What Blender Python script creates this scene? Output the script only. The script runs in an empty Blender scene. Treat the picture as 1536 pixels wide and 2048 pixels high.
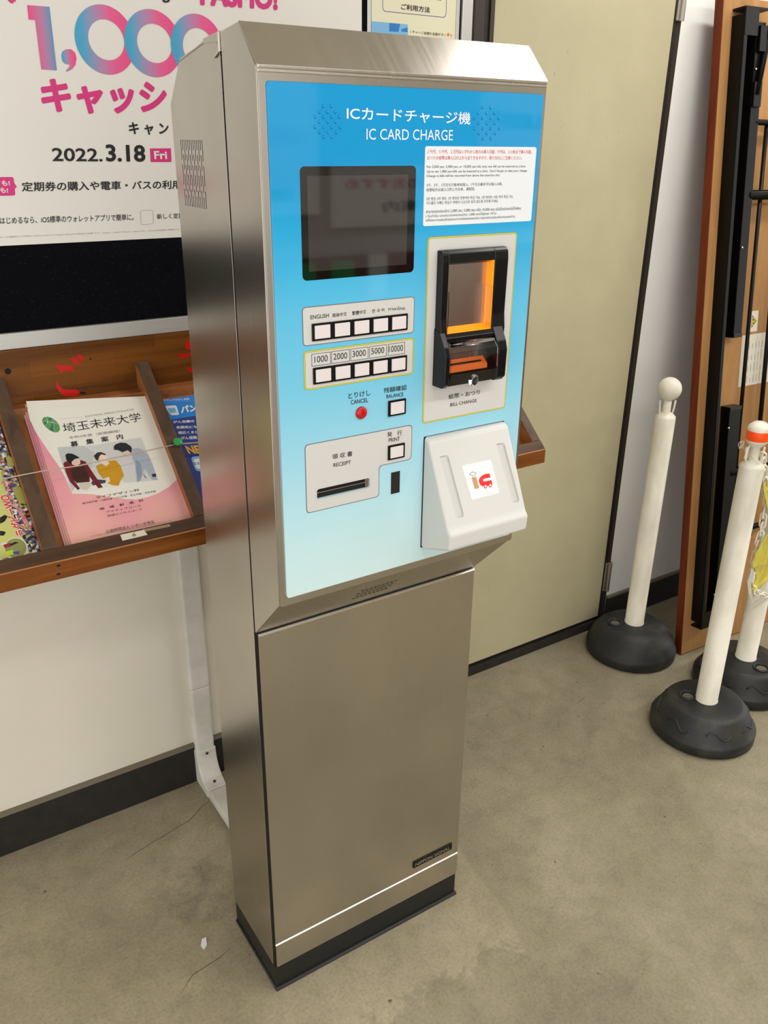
import bpy, bmesh, math, random
from mathutils import Vector, Matrix
from mathutils.geometry import tessellate_polygon

SC = bpy.context.scene
COL = SC.collection
random.seed(7)

# ---------------------------------------------------------------- camera
FPX = 1700.68
CP = Vector((-0.4551, -1.0559, 1.5))
_pi, _ya, _ro = math.radians(-23.5375), math.radians(-33.1294), math.radians(0.6593)
CF = Vector((-math.sin(_ya) * math.cos(_pi), math.cos(_ya) * math.cos(_pi), math.sin(_pi)))
_R = Vector((math.cos(_ya), math.sin(_ya), 0)); _U = _R.cross(CF)
CR = _R * math.cos(_ro) + _U * math.sin(_ro)
CU = -_R * math.sin(_ro) + _U * math.cos(_ro)
cam_d = bpy.data.cameras.new('camera')
cam_d.sensor_fit = 'VERTICAL'; cam_d.sensor_height = 36.0; cam_d.sensor_width = 27.0
cam_d.lens = 36.0 * FPX / 2048.0
cam_d.clip_start = 0.02
cam = bpy.data.objects.new('camera', cam_d); COL.objects.link(cam)
cam.matrix_world = Matrix(((CR.x, CU.x, -CF.x, CP.x), (CR.y, CU.y, -CF.y, CP.y), (CR.z, CU.z, -CF.z, CP.z), (0, 0, 0, 1)))
SC.camera = cam

# ---------------------------------------------------------------- world, lights, exposure
w = bpy.data.worlds.new('station_light'); SC.world = w; w.use_nodes = True
bg = w.node_tree.nodes['Background']
bg.inputs[0].default_value = (1.0, 0.985, 0.955, 1); bg.inputs[1].default_value = 1.15
vs = SC.view_settings
vs.view_transform = 'Standard'; vs.look = 'None'; vs.gamma = 1.0; vs.use_curve_mapping = False
vs.exposure = 0.66

def area(name, loc, sx, sy, power, rot=(0, 0, 0), col=(1.0, 0.98, 0.94)):
    l = bpy.data.lights.new(name, 'AREA'); l.shape = 'RECTANGLE'; l.size = sx; l.size_y = sy
    l.energy = power; l.color = col
    o = bpy.data.objects.new(name, l); o.location = loc; o.rotation_euler = rot; COL.objects.link(o)
    return o
CEIL = 2.7
TUBES = [(1.75, -0.02, 1.3, 10), (0.9, -1.45, 2.4, 18), (3.3, -1.25, 2.0, 17), (-2.5, -0.6, 1.6, 2)]
for i, (x, y, L, p) in enumerate(TUBES):
    area('ceiling_lamp_light', (x, y, CEIL - 0.13), L, 0.12, p)

# ---------------------------------------------------------------- helpers
def s2l(c):
    c /= 255.0
    return c / 12.92 if c <= 0.04045 else ((c + 0.055) / 1.055) ** 2.4
def rgb(r, g, b): return (s2l(r), s2l(g), s2l(b), 1.0)

def ray(px, py): return CF + CR * ((px - 768) / FPX) - CU * ((py - 1024) / FPX)

class Pl:
    """a real surface in the room: origin, two axes, outward normal"""
    def __init__(s, o, ex, ey):
        s.o = Vector(o); s.ex = Vector(ex).normalized(); s.ey = Vector(ey).normalized(); s.n = s.ex.cross(s.ey).normalized()
    def w(s, u, v, h=0.0): return s.o + s.ex * u + s.ey * v + s.n * h
    def uv(s, px, py, h=0.0):
        d = ray(px, py); p = CP + d * (((s.o + s.n * h - CP).dot(s.n)) / d.dot(s.n)); q = p - s.o
        return (q.dot(s.ex), q.dot(s.ey))
    def uvs(s, pts, off=(0, 0), sc=1.0, h=0.0): return [s.uv(off[0] + x / sc, off[1] + y / sc, h) for x, y in pts]

WL = {}
def thing(name, label, cat, loc=(0, 0, 0), group=None):
    o = bpy.data.objects.new(name, None); o.empty_display_size = 0.05
    o.location = loc; COL.objects.link(o); WL[o.name] = Vector(loc)
    o['label'] = label; o['category'] = cat
    if group: o['group'] = group
    return o
def tag(o, label, cat, group=None):
    o['label'] = label; o['category'] = cat
    if group: o['group'] = group
    return o
def link(name, me, m, parent=None, smooth=False):
    o = bpy.data.objects.new(name, me); COL.objects.link(o)
    if me.materials: me.materials.clear()
    me.materials.append(m)
    base = Vector((0, 0, 0))
    if parent is not None:
        o.parent = parent; base = WL[parent.name]
    WL[o.name] = base
    if base.length > 0: me.transform(Matrix.Translation(-base))
    if smooth:
        for p in me.polygons: p.use_smooth = True
    return o
def structure(name, me, m, parent=None):
    o = link(name, me, m, parent)
    if parent is None: o['kind'] = 'structure'
    return o
def recenter(o):
    """move a lone mesh's origin to its own base centre"""
    me = o.data; xs = [v.co for v in me.vertices]
    c = Vector(((min(v.x for v in xs) + max(v.x for v in xs)) / 2, (min(v.y for v in xs) + max(v.y for v in xs)) / 2, min(v.z for v in xs)))
    me.transform(Matrix.Translation(-c)); o.location = o.location + c; WL[o.name] = WL[o.name] + c
    return o

def bm_mesh(bm, name='mesh'):
    bmesh.ops.recalc_face_normals(bm, faces=bm.faces)
    me = bpy.data.meshes.new(name); bm.to_mesh(me); bm.free(); return me
def add_box(bm, a, b, P=None):
    vs_ = []
    for x in (a[0], b[0]):
        for y in (a[1], b[1]):
            for z in (a[2], b[2]):
                co = Vector((x, y, z)) if P is None else P.w(x, y, z)
                vs_.append(bm.verts.new(co))
    f = [(0, 1, 3, 2), (4, 6, 7, 5), (0, 4, 5, 1), (2, 3, 7, 6), (0, 2, 6, 4), (1, 5, 7, 3)]
    for q in f: bm.faces.new([vs_[i] for i in q])
def box(a, b, bev=0.0, P=None, seg=2):
    bm = bmesh.new(); add_box(bm, a, b, P)
    bmesh.ops.recalc_face_normals(bm, faces=bm.faces)
    if bev > 0: bmesh.ops.bevel(bm, geom=list(bm.edges), offset=bev, segments=seg, affect='EDGES', profile=0.5)
    return bm_mesh(bm)
def prism(pts, fn, t0, t1, bev=0.0, seg=2):
    """pts 2D, fn(a,b,t)->Vector"""
    bm = bmesh.new()
    A = [bm.verts.new(fn(a, b, t0)) for a, b in pts]; B = [bm.verts.new(fn(a, b, t1)) for a, b in pts]
    n = len(pts)
    bm.faces.new(A); bm.faces.new(B[::-1])
    for i in range(n): bm.faces.new((A[i], B[i], B[(i + 1) % n], A[(i + 1) % n]))
    bmesh.ops.recalc_face_normals(bm, faces=bm.faces)
    if bev > 0: bmesh.ops.bevel(bm, geom=list(bm.edges), offset=bev, segments=seg, affect='EDGES', profile=0.5)
    return bm_mesh(bm)
def poly(P, pts, h0, h1, bev=0.0):
    return prism(pts, lambda a, b, t: P.w(a, b, t), h0, h1, bev)
def rrect(u0, v0, u1, v1, r, n=5):
    out = []
    for cx, cy, a0 in ((u1 - r, v1 - r, 0), (u0 + r, v1 - r, 90), (u0 + r, v0 + r, 180), (u1 - r, v0 + r, 270)):
        for k in range(n + 1):
            a = math.radians(a0 + 90 * k / n); out.append((cx + r * math.cos(a), cy + r * math.sin(a)))
    return out
def circ(u, v, r, n=24, ry=None):
    ry = ry or r
    return [(u + r * math.cos(2 * math.pi * k / n), v + ry * math.sin(2 * math.pi * k / n)) for k in range(n)]
def rcorner(pts, r, n=4):
    """round the corners of a polygon"""
    out = []; m = len(pts)
    for i in range(m):
        p = Vector(pts[i]); a = Vector(pts[i - 1]) - p; b = Vector(pts[(i + 1) % m]) - p
        q = min(r, a.length * .45, b.length * .45); s = p + a.normalized() * q; e = p + b.normalized() * q
        for k in range(n + 1):
            t = k / n; c = s * (1 - t) ** 2 + p * 2 * t * (1 - t) + e * t * t; out.append((c.x, c.y))
    return out
def plate(P, outlines, h0, h1):
    """flat plate with holes (even-odd), through a filled 2D curve"""
    c = bpy.data.curves.new('plate', 'CURVE'); c.dimensions = '2D'; c.fill_mode = 'BOTH'; c.extrude = (h1 - h0) / 2
    for pts in outlines:
        sp = c.splines.new('POLY'); sp.points.add(len(pts) - 1)
        for i, (a, b) in enumerate(pts): sp.points[i].co = (a, b, 0, 1)
        sp.use_cyclic_u = True
    me = curve_mesh(c)
    for v in me.vertices: v.co = P.w(v.co.x, v.co.y, (h0 + h1) / 2 + v.co.z)
    bm = bmesh.new(); bm.from_mesh(me); bmesh.ops.remove_doubles(bm, verts=bm.verts, dist=1e-6); bpy.data.meshes.remove(me)
    return bm_mesh(bm)
def curve_mesh(c):
    o = bpy.data.objects.new('tmp', c); COL.objects.link(o)
    dg = bpy.context.evaluated_depsgraph_get(); dg.update()
    me = bpy.data.meshes.new_from_object(o.evaluated_get(dg))
    bpy.data.objects.remove(o); bpy.data.curves.remove(c)
    return me
def text_mesh(P, s, bl, br, tl, h=0.0004, bold=0.0, off=(0, 0), sc=1.0, uv=False, depth=0.0):
    c = bpy.data.curves.new('text', 'FONT'); c.body = s; c.resolution_u = 3
    me = curve_mesh(c)
    if bold > 0.001:
        n_ = 4 if bold < .02 else (8 if bold < .03 else 20); ms = [me]
        for k_ in range(n_):
            cp_ = me.copy(); a_k = 2 * math.pi * k_ / n_ + .4
            cp_.transform(Matrix.Translation((bold * math.cos(a_k), bold * math.sin(a_k), 2e-5 * (k_ + 1)))); ms.append(cp_)
        me = join_meshes(ms)
    if uv: a, b, d = Vector(bl), Vector(br), Vector(tl)
    else: a, b, d = (Vector(P.uv(off[0] + q[0] / sc, off[1] + q[1] / sc, h)) for q in (bl, br, tl))
    xs = [v.co.x for v in me.vertices]; ys = [v.co.y for v in me.vertices]
    x0, x1, y0, y1 = min(xs), max(xs), min(ys), max(ys)
    e = b - a; g = d - a
    for v in me.vertices:
        q = a + e * ((v.co.x - x0) / (x1 - x0)) + g * ((v.co.y - y0) / (y1 - y0))
        v.co = P.w(q.x, q.y, h + v.co.z)
    return me
def T(parent, P, s, bl, br, tl, m, name='lettering', **k):
    return link(name, text_mesh(P, s, bl, br, tl, **k), m, parent)
def lathe(prof, cx, cy, seg=40, cz=0.0):
    bm = bmesh.new(); rings = []
    for r, z in prof:
        if r < 1e-6: rings.append([bm.verts.new((cx, cy, cz + z))])
        else: rings.append([bm.verts.new((cx + r * math.cos(2 * math.pi * k / seg), cy + r * math.sin(2 * math.pi * k / seg), cz + z)) for k in range(seg)])
    for A, B in zip(rings, rings[1:]):
        for k in range(seg):
            k2 = (k + 1) % seg
            if len(A) == 1 and len(B) == 1: continue
            if len(A) == 1: bm.faces.new((A[0], B[k], B[k2]))
            elif len(B) == 1: bm.faces.new((A[k], A[k2], B[0]))
            else: bm.faces.new((A[k], A[k2], B[k2], B[k]))
    if len(rings[0]) > 1: bm.faces.new(rings[0][::-1])
    if len(rings[-1]) > 1: bm.faces.new(rings[-1])
    return bm_mesh(bm)
def tube(pts, r, seg=8, closed=False):
    pts = [Vector(p) for p in pts]; n = len(pts); bm = bmesh.new(); rings = []
    prev = None
    for i, p in enumerate(pts):
        if closed: t = (pts[(i + 1) % n] - pts[i - 1]).normalized()
        else: t = (pts[min(i + 1, n - 1)] - pts[max(i - 1, 0)]).normalized()
        if prev is None:
            a = t.orthogonal().normalized()
        else:
            a = (prev - t * prev.dot(t)).normalized()
        prev = a; b = t.cross(a)
        rings.append([bm.verts.new(p + (a * math.cos(2 * math.pi * k / seg) + b * math.sin(2 * math.pi * k / seg)) * r) for k in range(seg)])
    m = n if closed else n - 1
    for i in range(m):
        A, B = rings[i], rings[(i + 1) % n]
        if closed and i == n - 1:
            sh = min(range(seg), key=lambda s: (A[0].co - B[s].co).length); B = B[sh:] + B[:sh]
        for k in range(seg): bm.faces.new((A[k], A[(k + 1) % seg], B[(k + 1) % seg], B[k]))
    if not closed: bm.faces.new(rings[0][::-1]); bm.faces.new(rings[-1])
    return bm_mesh(bm)
def sphere(c, r, seg=32, rings=18):
    bm = bmesh.new(); bmesh.ops.create_uvsphere(bm, u_segments=seg, v_segments=rings, radius=r, matrix=Matrix.Translation(c)); return bm_mesh(bm)
def join_meshes(ms):
    bm = bmesh.new()
    for m in ms: bm.from_mesh(m)
    me = bpy.data.meshes.new('joined'); bm.to_mesh(me); bm.free()
    for m in ms: bpy.data.meshes.remove(m)
    return me

# ---------------------------------------------------------------- materials
def mat(name, col, rough=0.5, metal=0.0, spec=0.5, coat=0.0, trans=0.0, ior=1.45, alpha=None):
    m = bpy.data.materials.new(name); m.use_nodes = True; b = m.node_tree.nodes['Principled BSDF']
    b.inputs['Base Color'].default_value = col; b.inputs['Roughness'].default_value = rough; b.inputs['Metallic'].default_value = metal
    b.inputs['Specular IOR Level'].default_value = spec; b.inputs['Coat Weight'].default_value = coat; b.inputs['Coat Roughness'].default_value = 0.03
    b.inputs['Transmission Weight'].default_value = trans; b.inputs['IOR'].default_value = ior
    return m
def nd(m, t, **k):
    n = m.node_tree.nodes.new(t)
    for a, b in k.items(): setattr(n, a, b)
    return n
def lk(m, a, b): m.node_tree.links.new(a, b)
def coords(m, scale=(1, 1, 1), rot=(0, 0, 0), kind='Object', loc=(0, 0, 0)):
    tc = nd(m, 'ShaderNodeTexCoord'); mp = nd(m, 'ShaderNodeMapping')
    if kind == 'Position':
        g = nd(m, 'ShaderNodeNewGeometry'); lk(m, g.outputs['Position'], mp.inputs[0])
    else: lk(m, tc.outputs[kind], mp.inputs[0])
    mp.inputs['Scale'].default_value = scale; mp.inputs['Rotation'].default_value = rot; mp.inputs['Location'].default_value = loc
    return mp.outputs[0]
def noise(m, vec, scale, detail=4, rough=0.55, dist=0.0):
    n = nd(m, 'ShaderNodeTexNoise'); n.inputs['Scale'].default_value = scale; n.inputs['Detail'].default_value = detail
    n.inputs['Roughness'].default_value = rough; n.inputs['Distortion'].default_value = dist; lk(m, vec, n.inputs['Vector']); return n.outputs['Fac']
def ramp(m, fac, stops, mode='LINEAR'):
    r = nd(m, 'ShaderNodeValToRGB'); e = r.color_ramp.elements; r.color_ramp.interpolation = mode
    while len(e) > 1: e.remove(e[-1])
    e[0].position = stops[0][0]; e[0].color = stops[0][1]
    for p, c in stops[1:]: x = e.new(p); x.color = c
    lk(m, fac, r.inputs[0]); return r.outputs[0]
def mix(m, fac, a, b, mode='MIX'):
    n = nd(m, 'ShaderNodeMix', data_type='RGBA', blend_type=mode)
    for i, x in ((0, fac), (6, a), (7, b)):
        if hasattr(x, 'is_output') or hasattr(x, 'links'): lk(m, x, n.inputs[i])
        else: n.inputs[i].default_value = x
    return n.outputs[2]
def pb(m): return m.node_tree.nodes['Principled BSDF']
def bump(m, fac, strength=0.1, dist=0.002):
    b = nd(m, 'ShaderNodeBump'); b.inputs['Strength'].default_value = strength; b.inputs['Distance'].default_value = dist
    lk(m, fac, b.inputs['Height']); lk(m, b.outputs[0], pb(m).inputs['Normal'])
G = lambda v: (v, v, v, 1)

def steel(name, base=(0.545, 0.51, 0.455, 1), rough=0.27, grain=(160, 160, 2.5), amp=.004):
    m = mat(name, base, rough, 1.0)
    v = coords(m, (1, 1, 1), kind='Position')
    n1 = noise(m, v, 3.0, 3); c = ramp(m, n1, [(0.3, (base[0] * .88, base[1] * .88, base[2] * .88, 1)), (0.7, (min(1, base[0] * 1.1), min(1, base[1] * 1.1), min(1, base[2] * 1.1), 1))])
    lk(m, c, pb(m).inputs['Base Color'])
    v2 = coords(m, grain, kind='Position')
    n2 = noise(m, v2, 1.0, 3); r = ramp(m, n2, [(0.3, G(rough - amp)), (0.7, G(rough + amp))]); lk(m, r, pb(m).inputs['Roughness'])
    return m
M_steel = steel('brushed_stainless_steel')
M_steel_top = steel('scratched_stainless_steel', (0.66, 0.63, 0.57, 1), 0.25, (140, 8, 8), .025)
M_lip = mat('polished_steel_lip', (.86, .83, .76, 1), 0.33, 1.0)
M_gap = mat('dark_gap', rgb(18, 14, 12), 0.8)
M_black = mat('black_plastic', rgb(10, 10, 12), 0.28, spec=.35)
M_black2 = mat('black_rubber_sheet', rgb(22, 24, 24), 0.45)
M_caulk = mat('grey_sealant', rgb(44, 45, 46), 0.6)
M_white = mat('white_plastic', rgb(208, 207, 203), 0.42)
M_whitepr = mat('white_print', rgb(226, 236, 242), 0.4)
M_ink = mat('black_ink', rgb(22, 20, 22), 0.5)
M_ink2 = mat('dark_grey_ink', rgb(70, 66, 66), 0.5)
M_ink3 = mat('pale_grey_ink', rgb(150, 145, 140), 0.6)
M_red = mat('red_ink', rgb(205, 45, 62), 0.5)
M_grey = mat('light_grey_print', rgb(206, 204, 200), 0.35)
M_greyline = mat('grey_line', rgb(112, 118, 124), 0.4)
M_yellow = mat('yellow_line', rgb(216, 205, 52), 0.4)
M_olive = mat('olive_line', rgb(120, 116, 40), 0.4)
M_btn = mat('button_cap_plastic', rgb(222, 214, 214), 0.3)
M_redbtn = mat('red_button_plastic', rgb(190, 14, 26), 0.25)
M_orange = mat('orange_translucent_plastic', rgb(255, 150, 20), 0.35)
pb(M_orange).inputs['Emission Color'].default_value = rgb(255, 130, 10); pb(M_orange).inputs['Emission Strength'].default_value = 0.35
M_orange2 = mat('orange_red_plastic', rgb(250, 120, 50), 0.35)
M_clear = mat('clear_acrylic', (0.93, 0.95, 0.97, 1), 0.04, trans=1.0, ior=1.3)
M_smoke = mat('display_glass', rgb(52, 48, 47), 0.05, coat=1.0)
M_bezel = mat('black_display_bezel', rgb(8, 9, 11), 0.05, coat=1.0)
M_ir = mat('smoked_window', rgb(40, 40, 38), 0.2)
M_logo_red = mat('logo_red', rgb(225, 45, 50), 0.4)
M_logo_tan = mat('logo_tan', rgb(196, 150, 108), 0.4)
M_logo_grey = mat('logo_grey', rgb(130, 125, 125), 0.4)
M_card = mat('card_white', rgb(228, 231, 234), 0.35)
M_pvc = mat('white_pvc', rgb(226, 221, 206), 0.38)
v_ = coords(M_pvc, (1, 1, .35), kind='Position'); lk(M_pvc, ramp(M_pvc, noise(M_pvc, v_, 14, 4), [(.35, rgb(206, 200, 184)), (.62, rgb(232, 227, 212))]), pb(M_pvc).inputs['Base Color'])
M_duct = mat('white_duct_plastic', rgb(206, 202, 190), 0.4)
v_ = coords(M_duct, kind='Position'); lk(M_duct, ramp(M_duct, noise(M_duct, v_, 9, 5), [(.4, rgb(208, 205, 196)), (.65, rgb(230, 228, 221))]), pb(M_duct).inputs['Base Color'])
M_paper = mat('poster_paper', rgb(220, 217, 211), 0.35)
M_cream = mat('cream_paper', rgb(222, 218, 190), 0.25, coat=0.5)
M_navy = mat('navy_print', rgb(60, 75, 130), 0.5)
M_pink = mat('magenta_ink', rgb(205, 45, 120), 0.45)
M_blueprint = mat('blue_print', rgb(30, 120, 190), 0.4)
M_paleblue = mat('pale_blue_print', rgb(120, 175, 215), 0.4)
M_alu = mat('aluminium', (0.60, 0.59, 0.56, 1), 0.5, .75)
v_ = coords(M_alu, (2, 2, 160), kind='Position'); lk(M_alu, ramp(M_alu, noise(M_alu, v_, 2.0, 2), [(.3, G(.48)), (.7, G(.58))]), pb(M_alu).inputs['Roughness'])
M_alum_v = mat('aluminium_upright', (0.58, 0.57, 0.56, 1), 0.4, 1.0)
M_felt = mat('dark_felt', rgb(10, 11, 17), 0.95, spec=0.1)
v_ = coords(M_felt, kind='Position'); lk(M_felt, ramp(M_felt, noise(M_felt, v_, 220, 3, .7), [(.60, rgb(8, 9, 14)), (.78, rgb(40, 42, 52))]), pb(M_felt).inputs['Base Color'])
M_trim = mat('dark_brown_trim', rgb(52, 44, 34), 0.4)
M_trim2 = mat('darker_trim', rgb(22, 18, 15), 0.5)
M_hinge = mat('hinge_steel', (0.45, 0.40, 0.36, 1), 0.35, 1.0)
M_chain = mat('white_chain_plastic', rgb(236, 230, 212), 0.35)
M_orangeband = mat('orange_reflective_band', rgb(255, 84, 8), 0.3)
pb(M_orangeband).inputs['Emission Color'].default_value = rgb(255, 70, 0); pb(M_orangeband).inputs['Emission Strength'].default_value = 0.0
M_rust = mat('black_painted_steel', rgb(11, 10, 9), 0.36, spec=.22)
M_screw = mat('screw_metal', (0.6, 0.6, 0.62, 1), 0.3, 1.0)
M_labelp = mat('paper_label', rgb(214, 208, 190), 0.6)
M_green = mat('green_pin_plastic', rgb(55, 160, 80), 0.3)
M_cord = mat('cord', rgb(190, 176, 156), 0.8)
M_tape = mat('beige_tape', rgb(150, 128, 100), 0.5)

def wall_mat(name, a, b, sc=5, rough=0.55, spots=0.0):
    m = mat(name, a, rough)
    v = coords(m, kind='Position'); n = noise(m, v, sc, 5, .6)
    c = ramp(m, n, [(.3, a), (.7, b)])
    if spots:
        n2 = noise(m, coords(m, (1, 1, .5), kind='Position'), 60, 3, .6); f = ramp(m, n2, [(.70, G(0)), (.78, G(spots))])
        c = mix(m, f, c, rgb(110, 98, 72))
    lk(m, c, pb(m).inputs['Base Color'])
    bump(m, noise(m, v, 260, 2), 0.08, 0.001)
    return m
M_wall = wall_mat('painted_wall', rgb(222, 216, 200), rgb(228, 222, 208), 4)
M_wall_r = wall_mat('white_wall', rgb(226, 225, 220), rgb(232, 231, 227), 4)
M_door = wall_mat('cream_door_paint', rgb(176, 168, 136), rgb(184, 176, 144), 7, 0.5, 0.35)
M_base = wall_mat('black_vinyl_base', rgb(30, 25, 23), rgb(42, 38, 35), 30, 0.6)
M_base_top = mat('grey_base_lip', rgb(118, 110, 94), 0.6)
M_ceil = mat('ceiling_paint', rgb(206, 200, 188), 0.8)
M_wallf = mat('far_wall_paint', rgb(150, 142, 124), 0.7)

M_floor = mat('worn_concrete', rgb(140, 128, 100), 0.62)
v_ = coords(M_floor, kind='Position')
n1 = noise(M_floor, v_, 2.2, 6, .6, .6); n2 = noise(M_floor, v_, 16, 6, .7, .4); n3 = noise(M_floor, v_, 150, 5, .75)
c1 = ramp(M_floor, n1, [(.30, rgb(128, 119, 98)), (.52, rgb(145, 136, 113)), (.72, rgb(158, 149, 126))])
c2 = ramp(M_floor, n2, [(.28, G(.76)), (.5, G(.97)), (.75, G(1.10))])
c3 = mix(M_floor, .85, c1, c2, 'MULTIPLY')
c4 = ramp(M_floor, n3, [(.3, G(.58)), (.5, G(1)), (.72, G(1.28))])
c5 = mix(M_floor, .6, c3, c4, 'MULTIPLY')
n4 = noise(M_floor, coords(M_floor, (1, 1, 1), kind='Position', loc=(3.1, 1.7, 0)), 42, 2, .5)
c6 = mix(M_floor, ramp(M_floor, n4, [(.73, G(0)), (.77, G(.8))]), c5, rgb(66, 54, 42))
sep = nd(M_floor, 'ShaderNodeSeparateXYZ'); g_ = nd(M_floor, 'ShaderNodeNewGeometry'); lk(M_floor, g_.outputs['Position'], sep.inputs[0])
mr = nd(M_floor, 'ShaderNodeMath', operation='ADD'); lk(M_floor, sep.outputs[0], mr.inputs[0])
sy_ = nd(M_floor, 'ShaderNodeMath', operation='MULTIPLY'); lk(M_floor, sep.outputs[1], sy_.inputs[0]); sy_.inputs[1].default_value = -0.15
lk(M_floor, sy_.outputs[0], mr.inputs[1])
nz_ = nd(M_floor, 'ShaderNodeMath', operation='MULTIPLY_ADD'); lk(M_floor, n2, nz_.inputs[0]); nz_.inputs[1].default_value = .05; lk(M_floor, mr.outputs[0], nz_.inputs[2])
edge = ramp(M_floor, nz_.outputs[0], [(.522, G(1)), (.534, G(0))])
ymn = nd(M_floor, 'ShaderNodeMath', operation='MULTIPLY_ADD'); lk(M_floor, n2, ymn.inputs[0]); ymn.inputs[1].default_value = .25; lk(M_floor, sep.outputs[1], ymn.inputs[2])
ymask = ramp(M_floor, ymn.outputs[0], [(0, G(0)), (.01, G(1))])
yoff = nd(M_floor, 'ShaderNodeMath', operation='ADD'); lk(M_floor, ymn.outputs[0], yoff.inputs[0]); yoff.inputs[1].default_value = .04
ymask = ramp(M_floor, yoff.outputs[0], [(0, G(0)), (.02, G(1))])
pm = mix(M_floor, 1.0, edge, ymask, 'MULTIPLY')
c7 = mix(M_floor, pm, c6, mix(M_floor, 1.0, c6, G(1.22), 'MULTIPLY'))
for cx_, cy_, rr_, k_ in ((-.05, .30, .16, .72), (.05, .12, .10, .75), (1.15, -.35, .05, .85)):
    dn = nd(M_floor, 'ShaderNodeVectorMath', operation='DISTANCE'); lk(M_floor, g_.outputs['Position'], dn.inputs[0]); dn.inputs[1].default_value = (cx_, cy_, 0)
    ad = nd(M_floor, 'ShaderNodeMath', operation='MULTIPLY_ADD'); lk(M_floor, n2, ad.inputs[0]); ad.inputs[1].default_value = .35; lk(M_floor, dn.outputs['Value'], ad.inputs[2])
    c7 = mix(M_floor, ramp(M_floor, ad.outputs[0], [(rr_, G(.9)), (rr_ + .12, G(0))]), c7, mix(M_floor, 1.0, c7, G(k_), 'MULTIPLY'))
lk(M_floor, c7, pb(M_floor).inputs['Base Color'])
bump(M_floor, n3, 0.15, 0.002)

def wood(name, dark, light, ax=0, sc=1.0, rough=0.4, blocks=False):
    m = mat(name, light, rough, spec=.25)
    s = [28, 28, 28]; s[ax] = 1.6
    v = coords(m, tuple(x * sc for x in s), kind='Position')
    c = ramp(m, noise(m, v, 1.0, 5, .6, .8), [(.28, dark), (.62, light)])
    if blocks:
        mp = nd(m, 'ShaderNodeTexBrick'); mp.inputs['Scale'].default_value = 1.0; mp.inputs['Mortar Size'].default_value = 0.0005
        mp.inputs['Brick Width'].default_value = 0.16; mp.inputs['Row Height'].default_value = 0.032
        mp.inputs['Color1'].default_value = G(.65); mp.inputs['Color2'].default_value = G(1.15); mp.inputs['Mortar'].default_value = G(.5)
        cs = coords(m, (1, 1, 1), (math.radians(90), 0, 0), kind='Position'); lk(m, cs, mp.inputs['Vector'])
        c = mix(m, .6, c, mp.outputs[0], 'MULTIPLY')
    lk(m, c, pb(m).inputs['Base Color'])
    return m
M_board = wood('laminated_backboard_wood', rgb(78, 42, 10), rgb(128, 76, 22), 0, 1.0, .42, True)
M_ledge = wood('worn_brown_wood_x', rgb(62, 44, 32), rgb(88, 64, 48), 0)
M_divw = wood('worn_brown_wood_y', rgb(66, 50, 38), rgb(92, 72, 56), 1)
M_front = wood('varnished_wood_front', rgb(92, 48, 14), rgb(138, 80, 30), 0)
M_raw = wood('raw_orange_wood', rgb(130, 78, 42), rgb(168, 108, 64), 1)
M_edge = mat('bare_wood_edge', rgb(176, 118, 66), 0.6)
M_table = wood('kraft_brown_board', rgb(146, 106, 62), rgb(180, 134, 84), 2, .5, .6)
M_tedge = wood('reddish_table_edge', rgb(74, 26, 12), rgb(112, 50, 24), 2, 1.0, .35)

# ================================================================ structure
S = lambda n, a, b, m, bev=0.0, parent=None: structure(n, box(a, b, bev), m, parent)
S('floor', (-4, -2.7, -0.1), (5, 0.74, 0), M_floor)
S('ceiling', (-4, -2.7, CEIL), (5, 0.74, CEIL + .1), M_ceil)
WY = 0.641
S('wall_back', (-4, WY, 0), (0.866, WY + .1, CEIL), M_wall)
S('wall_side', (1.548, WY, 0), (5, WY + .1, CEIL), M_wall_r)
S('wall_front', (0.95, -2.75, 0), (5, -2.65, CEIL), M_wallf)
b1 = S('baseboard_left', (-4, WY - .008, 0), (0.866, WY, 0.108), M_base, .001)
structure('base_lip', box((-4, WY - .010, 0.108), (0.866, WY, 0.117)), M_base_top, b1)
b2 = S('baseboard_right', (1.55, WY - .008, 0), (5, WY, 0.098), M_base, .001)
structure('base_lip', box((1.55, WY - .010, 0.098), (5, WY, 0.106)), M_base_top, b2)
d1 = S('door_1', (0.924, WY - .004, 0.040), (1.516, WY + .06, 2.3), M_door, .001)
for z0 in (0.135, 1.79):
    hg = link('hinge', box((1.519, WY - .012, z0), (1.545, WY - .002, z0 + .105), .002), M_hinge, d1)
    link('hinge_barrel', tube([(1.534, WY - .014, z0), (1.534, WY - .014, z0 + .105)], .006, 10), M_hinge, hg)
t1_ = S('trim_1', (0.866, WY - .012, 0), (0.893, WY + .06, 2.35), M_trim, .001)
S('trim_2', (0.893, WY - .006, 0), (0.912, WY + .06, 2.35), M_trim2, .001)
S('trim_3', (0.912, WY - .010, 0), (0.924, WY + .06, 2.35), M_trim, .001)
S('trim_4', (1.516, WY - .006, 0), (1.528, WY + .06, 2.35), M_trim2, .001)
S('trim_5', (1.528, WY - .002, 0), (1.548, WY + .06, 2.35), M_trim, .001)
S('trim_6', (0.866, WY - .002, 2.3), (1.548, WY + .06, 2.35), M_trim, .001)
S('trim_7', (0.924, WY - .001, 0.028), (1.516, WY + .06, 0.040), M_trim2)
S('trim_8', (0.924, WY - .010, 0), (1.516, WY + .06, 0.028), M_base, .001)
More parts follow.
